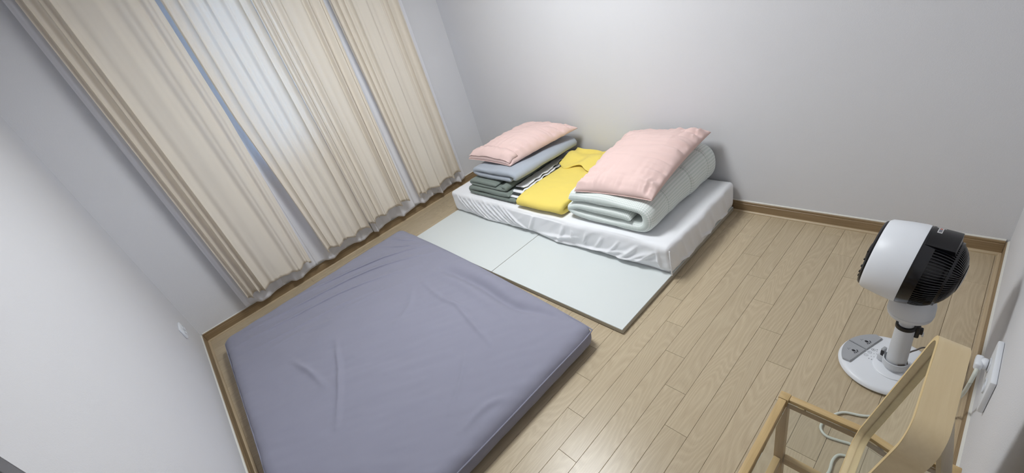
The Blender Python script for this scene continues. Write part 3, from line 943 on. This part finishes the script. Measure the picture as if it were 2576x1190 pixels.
# ------------------------------------------------------------------ wall outlets
def outlet(name, origin, rotz, w_, h_, label, sockets):
    """plate in local XZ, facing local +Y"""
    o = empty(name, origin, label, 'outlet', rotz)
    box('cover_plate', (-w_ / 2, 0, -h_ / 2), (w_ / 2, 0.0125, h_ / 2), M['white_pl'], o, bevel=0.004)
    for sx in sockets:
        rx = Matrix.Translation((sx, 0.0125, 0)) @ Matrix.Rotation(math.radians(-90), 4, 'X')
        f = lathe('socket', [(0.0, 0.0005), (0.0165, 0.0005), (0.0175, 0.0025), (0.020, 0.0028), (0.0215, 0.0002)], M['satin_white'], o, n=32, mtx=rx)
        bm = bmesh.new()
        for q in (-0.0095, 0.0095):
            for i in range(1):
                t = bmesh.new(); bmesh.ops.create_circle(t, cap_ends=True, radius=0.0025, segments=14)
                bmesh.ops.transform(t, matrix=rx @ Matrix.Translation((q, 0, 0.0008)), verts=t.verts)
                me = bpy.data.meshes.new('t'); t.to_mesh(me); t.free(); bm.from_mesh(me); bpy.data.meshes.remove(me)
        bm_obj('socket_holes', bm, M['dark_print'], f)
    return o
outlet('wall_outlet', (XL, 3.03, 0.335), math.radians(-90), 0.115, 0.075, 'white wall outlet on the left wall near the curtains', (-0.027, 0.027))
outlet('wall_outlet', (1.235, YR, 0.345), 0.0, 0.165, 0.12, 'white wall outlet with a plug in it beside the fan', (-0.04, 0.04))

# ------------------------------------------------------------------ circulator fan
FX, FY = 1.469, 0.084
fan = empty('circulator_fan', (FX, FY, 0), 'white and black circulator fan on a round white pedestal', 'fan')
# base
R0 = 0.14
base = lathe('base', [(0, 0.004), (R0 - 0.012, 0.004), (R0 - 0.003, 0.008), (R0, 0.014), (R0 - 0.002, 0.021), (R0 - 0.009, 0.027), (R0 - 0.02, 0.029), (0.06, 0.031), (0, 0.031)], M['white_pl'], fan, n=72)
lathe('base_foot', [(0, 0.0006), (R0 - 0.010, 0.0006), (R0 - 0.008, 0.0039), (0, 0.0039)], M['black_pl'], fan, n=64)
# direction in the floor plane from the column to the pedals (toward the camera side)
pa = math.atan2(0.80, 0.28)
Rp = Matrix.Rotation(pa, 4, 'Z')
def disc_poly(name, pts, z0, z1, material, parent, bev=0.0015):
    bm = bmesh.new()
    vs = [bm.verts.new((x, y, z0)) for x, y in pts]
    f = bm.faces.new(vs)
    ex = bmesh.ops.extrude_face_region(bm, geom=[f])
    top = [v for v in ex['geom'] if isinstance(v, bmesh.types.BMVert)]
    for v in top:
        v.co.z = z1
    bmesh.ops.recalc_face_normals(bm, faces=bm.faces)
    if bev:
        es = [e_ for e_ in bm.edges if all(abs(v.co.z - z1) < 1e-6 for v in e_.verts)]
        bmesh.ops.bevel(bm, geom=es, offset=bev, segments=2, affect='EDGES')
    bmesh.ops.transform(bm, matrix=Rp, verts=bm.verts)
    return bm_obj(name, bm, material, parent, smooth=True, angle=30)
rp = R0 - 0.009
cut = 0.068
def pedal(sgn):
    a0 = math.acos(cut / rp)
    pts = []
    N_ = 14
    lo = 0.0015
    ang0 = math.asin(lo / rp); 
    a1 = 0.80
    arc = [(rp * math.cos(t), rp * math.sin(t)) for t in np.linspace(ang0, a1, N_)]
    ytop = arc[-1][1]
    pts = [(cut, lo)] + arc + [(cut, ytop - 0.004)]
    pts = [(x, y * sgn) for x, y in pts]
    if sgn < 0:
        pts = pts[::-1]
    return disc_poly('pedal_button', pts, 0.0305, 0.0365, M['silver'], fan)
def paw(parent, cx, cy):
    bm = bmesh.new()
    for (x, y, a, b) in ((0.0, 0.0, 0.0062, 0.0050), (-0.0085, 0.0075, 0.003, 0.0021), (-0.0105, 0.0015, 0.003, 0.0021), (-0.0105, -0.005, 0.003, 0.0021), (-0.0065, -0.0095, 0.003, 0.0021)):
        t = bmesh.new(); bmesh.ops.create_circle(t, cap_ends=True, radius=1.0, segments=18)
        for v in t.verts:
            v.co = Vector((cx + x + v.co.x * a, cy + y + v.co.y * b, 0.0367))
        bmesh.ops.transform(t, matrix=Rp, verts=t.verts)
        me = bpy.data.meshes.new('t'); t.to_mesh(me); t.free(); bm.from_mesh(me); bpy.data.meshes.remove(me)
    bm_obj('paw_print', bm, M['dark_print'], parent)
    bm = bmesh.new()
    for (x, y, l) in ((0.013, 0.004, 0.004), (0.013, -0.002, 0.003), (0.017, 0.003, 0.003)):
        add_box(bm, (cx + x, cy + y, 0.03655), (cx + x + 0.0012, cy + y + l, 0.03672))
    bmesh.ops.transform(bm, matrix=Rp, verts=bm.verts)
    bm_obj('pedal_lettering', bm, M['dark_print'], parent)
for sgn in (1, -1):
    pb = pedal(sgn)
    paw(pb, 0.090, 0.036 * sgn)
# control symbols
def ring_print(bm, cx, cy, r, w_, z=0.0313):
    t = bmesh.new()
    n = 24
    A = [t.verts.new((cx + r * math.cos(2 * math.pi * i / n), cy + r * math.sin(2 * math.pi * i / n), z)) for i in range(n)]
    B = [t.verts.new((cx + (r - w_) * math.cos(2 * math.pi * i / n), cy + (r - w_) * math.sin(2 * math.pi * i / n), z)) for i in range(n)]
    for i in range(n):
        j = (i + 1) % n
        t.faces.new((A[i], A[j], B[j], B[i]))
    me = bpy.data.meshes.new('t'); t.to_mesh(me); t.free(); bm.from_mesh(me); bpy.data.meshes.remove(me)
bm = bmesh.new()
for i, cy in enumerate((0.020, 0.0, -0.020)):
    ring_print(bm, 0.056, cy, 0.0062, 0.0010)
    add_box(bm, (0.0535, cy - 0.0006, 0.0312), (0.0585, cy + 0.0006, 0.0314))
    if i == 2:
        add_box(bm, (0.0555, cy - 0.003, 0.0312), (0.0567, cy + 0.003, 0.0314))
for (x, y) in ((0.042, 0.014), (0.036, 0.009), (0.030, 0.004), (0.044, -0.004), (0.038, -0.009), (0.044, -0.020), (0.036, -0.022), (0.028, -0.024)):
    ring_print(bm, x, y, 0.0013, 0.0012)
for (x, y) in ((0.040, 0.026), (0.032, 0.024), (0.024, 0.020), (0.036, -0.033), (0.028, -0.034), (0.020, -0.034), (0.047, -0.031)):
    add_box(bm, (x, y, 0.0312), (x + 0.0012, y + 0.005, 0.0314)); add_box(bm, (x + 0.002, y, 0.0312), (x + 0.0028, y + 0.004, 0.0314))
bmesh.ops.transform(bm, matrix=Rp, verts=bm.verts)
bm_obj('control_symbols', bm, M['grey_print'], base)
# raised dial step around the column
CX, CY = -0.016, -0.024
mtx = Matrix.Translation((CX, CY, 0))
lathe('column_step', [(0.0, 0.0311), (0.060, 0.0311), (0.0595, 0.0335), (0.056, 0.036), (0, 0.036)], M['white_pl'], base, n=56, mtx=mtx)
lathe('pole', [(0, 0.036), (0.0295, 0.036), (0.0285, 0.05), (0.0255, 0.243), (0.0, 0.243)], M['satin_white'], fan, n=48, mtx=mtx)
lathe('inner_pole', [(0, 0.2435), (0.0195, 0.2435), (0.0190, 0.292), (0, 0.292)], M['satin_white'], fan, n=40, mtx=mtx)
# black clamp ring with its lever
clamp = lathe('clamp_ring', [(0.0200, 0.236), (0.0268, 0.236), (0.0275, 0.241), (0.0268, 0.249), (0.0200, 0.250), (0.0200, 0.236)], M['black_pl'], fan, n=40, mtx=mtx)
bm = bmesh.new()
la = math.radians(-85)
lm = mtx @ Matrix.Rotation(la, 4, 'Z')
add_box(bm, (0.024, -0.010, 0.205), (0.036, 0.010, 0.252), 0.004, 3, lm)
add_box(bm, (0.030, -0.0075, 0.222), (0.043, 0.0075, 0.246), 0.003, 3, lm)
bm_obj('clamp_lever', bm, M['black_pl'], clamp, smooth=True, angle=40)
box('lever_tab', (0.041, -0.006, 0.214), (0.046, 0.006, 0.228), M['satin_white'], clamp, bevel=0.002, mtx=lm)
# remote holder around the column foot
hold = bmesh.new()
for i in range(26):
    pass
a_ = np.linspace(math.radians(60), math.radians(265), 30)
hv, hf = [], []
for t in a_:
    for (r, z) in ((0.0335, 0.052), (0.0365, 0.052), (0.0365, 0.078), (0.0335, 0.078)):
        hv.append((CX + r * math.cos(t), CY + r * math.sin(t), z))
for i in range(len(a_) - 1):
    for q_ in range(4):
        r_ = (q_ + 1) % 4
        hf.append((4 * i + q_, 4 * i + r_, 4 * i + 4 + r_, 4 * i + 4 + q_))
hf += [(3, 2, 1, 0), tuple(4 * (len(a_) - 1) + k_ for k_ in range(4))]
holder = mesh_obj('remote_holder', hv, hf, M['satin_white'], fan, smooth=False)
hm = mtx @ Matrix.Rotation(math.radians(70), 4, 'Z')
box('holder_clip', (0.033, -0.014, 0.040), (0.052, 0.014, 0.068), M['satin_white'], holder, bevel=0.003, mtx=hm)
box('remote', (0.036, -0.008, 0.045), (0.046, 0.010, 0.098), M['silver'], holder, bevel=0.002, mtx=hm)
box('remote_slot', (0.0345, 0.0102, 0.050), (0.044, 0.0118, 0.092), M['dark_print'], holder, bevel=0.0005, mtx=hm)
box('rating_label', (-0.010, -0.0300, 0.062), (0.010, -0.0275, 0.082), M['grey_cable'], fan, bevel=0.0005, mtx=mtx @ Matrix.Rotation(math.radians(-55), 4, 'Z'))
# neck under the head
lathe('neck', [(0, 0.2925), (0.045, 0.2925), (0.055, 0.298), (0.058, 0.312), (0.0565, 0.3125), (0.0565, 0.3145), (0.058, 0.315), (0.057, 0.345), (0.052, 0.368), (0.040, 0.385), (0, 0.385)], M['satin_white'], fan, n=56, mtx=mtx)
# head: local +Z of the profile is the blowing direction (toward the window, a little up)
head_c = Vector((CX + 0.004, CY + 0.024, 0.494))
tilt = math.radians(7)
yaw = math.radians(-3)
zax = Vector((math.sin(-yaw), math.cos(yaw) * math.cos(tilt), math.sin(tilt))).normalized()
xax = Vector((1, 0, 0)); xax = (xax - zax * xax.dot(zax)).normalized()
yax = zax.cross(xax)
HM = Matrix(((xax.x, yax.x, zax.x, head_c.x), (xax.y, yax.y, zax.y, head_c.y), (xax.z, yax.z, zax.z, head_c.z), (0, 0, 0, 1)))
lathe('head_shell', [(0.1215, -0.002), (0.127, 0.0), (0.1275, 0.01), (0.124, 0.045), (0.117, 0.088), (0.1115, 0.0945), (0.1085, 0.0945), (0.1085, 0.085), (0.118, 0.03), (0.1215, -0.002)], M['white_pl'], fan, n=80, mtx=HM)
# front grille: rim, rings and hub
fg = lathe('front_grille', [(0.098, 0.086), (0.108, 0.086), (0.1083, 0.099), (0.104, 0.103), (0.098, 0.100), (0.098, 0.086)], M['black_pl'], fan, n=64, mtx=HM)
lathe('grille_hub', [(0, 0.112), (0.026, 0.112), (0.032, 0.108), (0.032, 0.098), (0, 0.098)], M['black_gloss'], fg, n=40, mtx=HM)
bm = bmesh.new()
for i in range(36):
    a = 2 * math.pi * i / 36
    p0 = HM @ Vector((0.030 * math.cos(a), 0.030 * math.sin(a), 0.104)); p1 = HM @ Vector((0.068 * math.cos(a + 0.22), 0.068 * math.sin(a + 0.22), 0.105)); p2 = HM @ Vector((0.101 * math.cos(a + 0.30), 0.101 * math.sin(a + 0.30), 0.097))
    tube(bm, [tuple(p0), tuple(p1), tuple(p2)], 0.0016, n=6, k=6)
bm_obj('grille_bars', bm, M['black_pl'], fg, smooth=True)
bm = bmesh.new()
for i in range(5):
    a = math.radians(150 + i * 16)
    add_box(bm, (-0.004, -0.003, 0), (0.004, 0.003, 0.006), 0.001, 1, HM @ Matrix.Rotation(a, 4, 'Z') @ Matrix.Translation((0.090, 0, 0.101)))
bm_obj('grille_clips', bm, M['black_pl'], fg)
# blades inside
bl = lathe('blade_hub', [(0, 0.075), (0.024, 0.072), (0.030, 0.055), (0.030, 0.02), (0, 0.02)], M['black_gloss'], fan, n=32, mtx=HM)
for k_ in range(3):
    bv, bf = [], []
    for i in range(9):
        for j in range(7):
            rr = 0.028 + 0.07 * i / 8
            t = 2 * math.pi * k_ / 3 + (j / 6 - 0.5) * (0.9 + 0.5 * i / 8) + 0.35 * i / 8
            bv.append(HM @ Vector((rr * math.cos(t), rr * math.sin(t), 0.048 + (j / 6 - 0.5) * 0.045)))
    for i in range(8):
        for j in range(6):
            bf.append((i * 7 + j, i * 7 + j + 1, (i + 1) * 7 + j + 1, (i + 1) * 7 + j))
    o = mesh_obj('blade', bv, bf, M['black_gloss'], bl, smooth=True)
    sm_ = o.modifiers.new('thickness', 'SOLIDIFY'); sm_.thickness = 0.002
# black rear: rim, ribbed dome, cap
rear = lathe('rear_rim', [(0.112, -0.0025), (0.1268, -0.0005), (0.1262, -0.012), (0.1225, -0.030), (0.112, -0.030), (0.112, -0.0025)], M['black_gloss'], fan, n=80, mtx=HM)
def dome(t):      # t 0 rim .. 1 pole
    a = t * math.pi / 2
    return (0.1205 * math.cos(a) ** 0.86, -0.028 - 0.086 * math.sin(a))
inner = [(max(0.0, dome(i / 14)[0] - 0.006), dome(i / 14)[1] + 0.007) for i in range(15)]
lathe('rear_liner', inner, M['black_pl'], rear, n=64, mtx=HM)
bm = bmesh.new()
NR = 84
for i in range(NR):
    a = 2 * math.pi * i / NR
    ca, sa = math.cos(a), math.sin(a)
    tv = Vector((-sa, ca, 0)) * 0.0013
    prev = None
    for s_ in range(11):
        t = s_ / 10 * 0.86
        r, z = dome(t)
        a0 = HM @ (Vector((r * ca, r * sa, z)) + tv); a1 = HM @ (Vector((r * ca, r * sa, z)) - tv)
        r2, z2 = r - 0.005, z + 0.004
        c0 = HM @ (Vector((r2 * ca, r2 * sa, z2)) + tv); c1 = HM @ (Vector((r2 * ca, r2 * sa, z2)) - tv)
        cur = [bm.verts.new(q_) for q_ in (a0, a1, c1, c0)]
        if prev:
            for q_ in range(4):
                r_ = (q_ + 1) % 4
                bm.faces.new((prev[q_], prev[r_], cur[r_], cur[q_]))
        prev = cur
o = bm_obj('rear_ribs', bm, M['black_gloss'], rear)
o['kind'] = 'stuff'
capz = dome(0.84)
lathe('rear_cap', [(dome(t_)[0] + (0.0006 if t_ < 1 else 0), dome(t_)[1] - 0.0006) for t_ in np.linspace(0.80, 0.999, 8)] + [(0, dome(1)[1] - 0.0006)], M['black_gloss'], rear, n=48, mtx=HM)
ring_t = 0.40
rr_, rz_ = dome(ring_t)
lathe('rear_band', [(rr_ + 0.0012, rz_ + 0.002), (rr_ + 0.001, rz_ - 0.004), (rr_ - 0.005, rz_ - 0.003), (rr_ - 0.004, rz_ + 0.003), (rr_ + 0.0012, rz_ + 0.002)], M['black_gloss'], rear, n=64, mtx=HM)
# handle grip block on top of the rear and its sticker
up_ang = math.atan2((HM.to_3x3().inverted() @ Vector((0.0, 0, 1))).y, (HM.to_3x3().inverted() @ Vector((0.0, 0, 1))).x)
GM = HM @ Matrix.Rotation(up_ang, 4, 'Z')
gv, gf = [], []
for i in range(9):
    t = math.radians(-24 + 48 * i / 8)
    for (r, z) in ((0.1175, -0.006), (0.1285, -0.006), (0.1275, -0.070), (0.1045, -0.074)):
        gv.append(GM @ Vector((r * math.cos(t), r * math.sin(t), z)))
for i in range(8):
    for q_ in range(4):
        r_ = (q_ + 1) % 4
        gf.append((4 * i + q_, 4 * i + r_, 4 * i + 4 + r_, 4 * i + 4 + q_))
gf += [(0, 1, 2, 3), (35, 34, 33, 32)]
bm = bmesh.new(); vs = [bm.verts.new(v) for v in gv]
for f in gf:
    bm.faces.new([vs[i] for i in f])
grip = bm_obj('carry_grip', bm, M['black_pl'], rear, smooth=True, angle=40)
def stick(nm, a0, a1, z0, z1, off, material, parent):
    v, f = [], []
    for i in range(6):
        t = math.radians(a0 + (a1 - a0) * i / 5)
        for z in (z0, z1):
            r = 0.1285 - (0.001) * (-0.006 - z) / 0.064 + off
            v.append(GM @ Vector((r * math.cos(t), r * math.sin(t), z)))
    for i in range(5):
        f.append((2 * i, 2 * i + 1, 2 * i + 3, 2 * i + 2))
    return mesh_obj(nm, v, f, material, parent)
SA = 8
st_ = stick('sticker', SA - 6, SA + 10, -0.016, -0.027, 0.0004, M['sticker'], grip)
stick('sticker_head', SA + 10.2, SA + 13, -0.011, -0.032, 0.0004, M['sticker'], grip)
stick('sticker_print', SA - 4, SA + 4, -0.0180, -0.025, 0.0007, M['grey_print'], st_)
stick('sticker_mark', SA + 5, SA + 9, -0.0185, -0.0245, 0.0007, M['red_print'], st_)
# its grey cord, out of the base and along the floor to the wall
cw = [(CX + FX + 0.012, CY + FY - 0.029, 0.055), (1.500, 0.040, 0.064), (1.521, 0.032, 0.066), (1.545, 0.020, 0.060), (1.578, 0.005, 0.050), (1.62, -0.03, 0.02), (1.655, -0.075, 0.0035), (1.655, -0.100, 0.0035), (1.625, -0.109, 0.0035), (1.575, -0.109, 0.0035), (1.51, -0.107, 0.0035), (1.45, -0.104, 0.0035), (1.40, -0.107, 0.0035)]
tube_obj('power_cord', [(x - FX, y - FY, z) for x, y, z in cw], 0.0028, M['grey_cable'], fan, n=8, k=120)

# ------------------------------------------------------------------ white plug and cord at the right hand outlet
PXc, PZc = 1.275, 0.345
pc = empty('power_cord', (PXc, YR + 0.0165, PZc), 'white cord plugged into the outlet and trailing across the floor under the table', 'cord')
rx = Matrix.Rotation(math.radians(-90), 4, 'X')
plug = lathe('plug', [(0, 0.0), (0.015, 0.0), (0.0165, 0.003), (0.0165, 0.008), (0.013, 0.013), (0, 0.014)], M['white_pl'], pc, n=32, mtx=rx)
box('plug_grip', (-0.022, 0.008, -0.013), (0.020, 0.024, 0.013), M['white_pl'], plug, bevel=0.006, seg=3)
cp = [(1.258, -0.106, 0.340), (1.240, -0.104, 0.325), (1.236, -0.102, 0.285), (1.262, -0.101, 0.22), (1.31, -0.099, 0.14), (1.345, -0.095, 0.06), (1.352, -0.088, 0.010), (1.33, -0.06, 0.0055), (1.27, 0.01, 0.0055), (1.216, 0.086, 0.0055), (1.193, 0.141, 0.0055), (1.147, 0.170, 0.0055), (1.109, 0.180, 0.0055), (1.086, 0.174, 0.0055), (1.073, 0.154, 0.0055), (1.078, 0.123, 0.0055), (1.085, 0.09, 0.0055), (1.075, 0.055, 0.0055), (1.055, 0.05, 0.0055), (1.040, 0.075, 0.0055), (1.028, 0.108, 0.0055), (0.998, 0.118, 0.0055), (0.953, 0.116, 0.0055), (0.90, 0.125, 0.0055), (0.84, 0.12, 0.0055)]
tube_obj('cable', [(x - PXc, y - YR - 0.0165, z - PZc) for x, y, z in cp], 0.0044, M['white_cable'], pc, n=10, k=220)

# ------------------------------------------------------------------ small table with a glass top
TZ = 0.45
TX1, TX0, TY1, TY0 = 0.838, 0.29, 0.232, -0.108
tbl = empty('side_table', ((TX0 + TX1) / 2, (TY0 + TY1) / 2, 0), 'small wooden side table with a clear glass top against the right wall', 'table')
ox, oy = tbl.location.x, tbl.location.y
def tb_(nm, lo, hi, material, bevel=0.002, along='X'):
    lo = (lo[0] - ox, lo[1] - oy, lo[2]); hi = (hi[0] - ox, hi[1] - oy, hi[2])
    c = [(lo[i] + hi[i]) / 2 for i in range(3)]
    d = [(hi[i] - lo[i]) / 2 for i in range(3)]
    if along == 'Y':
        o = box(nm, (-d[1], -d[0], -d[2]), (d[1], d[0], d[2]), material, tbl, bevel=bevel)
        o.rotation_euler = (0, 0, math.pi / 2)
    elif along == 'Z':
        o = box(nm, (-d[2], -d[1], -d[0]), (d[2], d[1], d[0]), material, tbl, bevel=bevel)
        o.rotation_euler = (0, math.pi / 2, 0)
    else:
        o = box(nm, (-d[0], -d[1], -d[2]), (d[0], d[1], d[2]), material, tbl, bevel=bevel)
    o.location = c
    return o
lw_ = 0.024
for x in (TX0, TX1 - lw_):
    for y in (TY0, TY1 - lw_):
        tb_('leg', (x, y, 0.0005), (x + lw_, y + lw_, TZ), M['table_wood'], along='Z')
rt = 0.018; rd = 0.036
for y in (TY0 + 0.002, TY1 - rt - 0.002):
    tb_('top_rail', (TX0 + lw_ + 0.0005, y, TZ - rd), (TX1 - lw_ - 0.0005, y + rt, TZ - 0.0005), M['table_wood'])
    tb_('lower_rail', (TX0 + lw_ + 0.0005, y, 0.145), (TX1 - lw_ - 0.0005, y + rt, 0.175), M['table_wood'])
for x in (TX0 + 0.002, TX1 - rt - 0.002):
    tb_('top_rail', (x, TY0 + lw_ + 0.0005, TZ - rd), (x + rt, TY1 - lw_ - 0.0005, TZ - 0.0005), M['table_wood'], along='Y')
    tb_('lower_rail', (x, TY0 + lw_ + 0.0005, 0.145), (x + rt, TY1 - lw_ - 0.0005, 0.175), M['table_wood'], along='Y')
# glass sits in a rebate just inside the rails
tb_('glass_top', (TX0 + rt + 0.0065, TY0 + rt + 0.0065, TZ - 0.010), (TX1 - rt - 0.0065, TY1 - rt - 0.0065, TZ - 0.005), M['glass_top'], bevel=0.0)
# slats of the lower shelf that the photo shows
for i in range(4):
    xa = TX1 - 0.12 - i * 0.12
    tb_('shelf_slat', (xa - 0.055, TY0 + rt + 0.004, 0.150), (xa, TY1 - rt - 0.004, 0.158), M['table_wood'], bevel=0.001, along='Y')

# ------------------------------------------------------------------ bentwood table mirror, leaning back
MB = Vector((0.672, 0.066, TZ + 0.0045))     # foot, middle of the front edge
ux = Vector((1, 0, 0))
lean = Vector((0, -0.074, 0.378)).normalized()          # up along the glass
nn = Vector((0, lean.z, -lean.y)).normalized()           # out of the glass, toward the window
MM = Matrix(((ux.x, lean.x, nn.x, MB.x), (ux.y, lean.y, nn.y, MB.y), (ux.z, lean.z, nn.z, MB.z), (0, 0, 0, 1)))
mir = empty('table_mirror', MB, 'bentwood framed table mirror leaning back on the glass topped table', 'mirror')
Mloc = Matrix.Translation(-MB) @ MM
def rrect(w_, h_, r, n=10, r2=None):
    pts = []
    for (cx, cy, a0) in ((w_ / 2 - r, h_ - r, 0), (-w_ / 2 + r, h_ - r, 90), (-w_ / 2 + r, r, 180), (w_ / 2 - r, r, 270)):
        for i in range(n + 1):
            a = math.radians(a0 + 90 * i / n)
            pts.append((cx + r * math.cos(a), cy + r * math.sin(a)))
    return pts
MWd, MHt, MTh, MDp = 0.252, 0.408, 0.010, 0.040
outer = rrect(MWd, MHt, 0.045); inn = rrect(MWd - 2 * MTh, MHt - 2 * MTh, 0.035)
inn = [(x, y + MTh) for x, y in inn]
def band(nm, o_, i_, z0, z1, material, parent):
    bm = bmesh.new()
    n = len(o_)
    A = [[bm.verts.new(Mloc @ Vector((p[0], p[1], z))) for p in loop] for loop, z in ((o_, z0), (o_, z1), (i_, z1), (i_, z0))]
    for q_ in range(4):
        B0, B1 = A[q_], A[(q_ + 1) % 4]
        for i in range(n):
            j = (i + 1) % n
            bm.faces.new((B0[i], B0[j], B1[j], B1[i]))
    return bm_obj(nm, bm, material, parent, smooth=True, angle=50)
fr = band('frame', outer, inn, -MDp, 0.0, M['ply'], mir)
band('frame_edge', [(x * 0.999, y) for x, y in outer], [(x * 1.001, y) for x, y in inn], 0.0001, 0.0006, M['ply_edge'], fr)
def plate(nm, loop, z0, z1, material, parent):
    bm = bmesh.new()
    lo = [bm.verts.new(Mloc @ Vector((x, y, z0))) for x, y in loop]
    hi = [bm.verts.new(Mloc @ Vector((x, y, z1))) for x, y in loop]
    bm.faces.new(hi); bm.faces.new(lo[::-1])
    n = len(loop)
    for i in range(n):
        j = (i + 1) % n
        bm.faces.new((lo[i], lo[j], hi[j], hi[i]))
    return bm_obj(nm, bm, material, parent)
gl = rrect(MWd - 2 * MTh - 0.001, MHt - 2 * MTh - 0.001, 0.0345); gl = [(x, y + MTh + 0.0005) for x, y in gl]
g2 = rrect(MWd - 2 * MTh - 0.004, MHt - 2 * MTh - 0.004, 0.033); g2 = [(x, y + MTh + 0.002) for x, y in g2]
plate('mirror_glass', g2, -0.015, -0.011, M['mirror'], mir)
plate('back_board', gl, -0.019, -0.0152, M['dark_print'], mir)
# bent plywood prop behind the glass
P3 = [Vector((0.0, y, z)) - Vector((0, MB.y, MB.z)) for y, z in ((-0.0400, 0.772), (-0.048, 0.745), (-0.059, 0.69), (-0.072, 0.61), (-0.084, 0.53), (-0.096, TZ + 0.0006))]
bm = bmesh.new()
rows = []
for i, p in enumerate(P3):
    wd = 0.030 + 0.034 * min(1, i / 2)
    rows.append([bm.verts.new(p + Vector((sx * wd, oy_, 0))) for sx, oy_ in ((-1, 0), (1, 0), (1, -0.006), (-1, -0.006))])
for A, B in zip(rows, rows[1:]):
    for q_ in range(4):
        r_ = (q_ + 1) % 4
        bm.faces.new((A[q_], A[r_], B[r_], B[q_]))
bm.faces.new(rows[0]); bm.faces.new(rows[-1][::-1])
bm_obj('prop', bm, M['ply'], mir, smooth=True, angle=40)
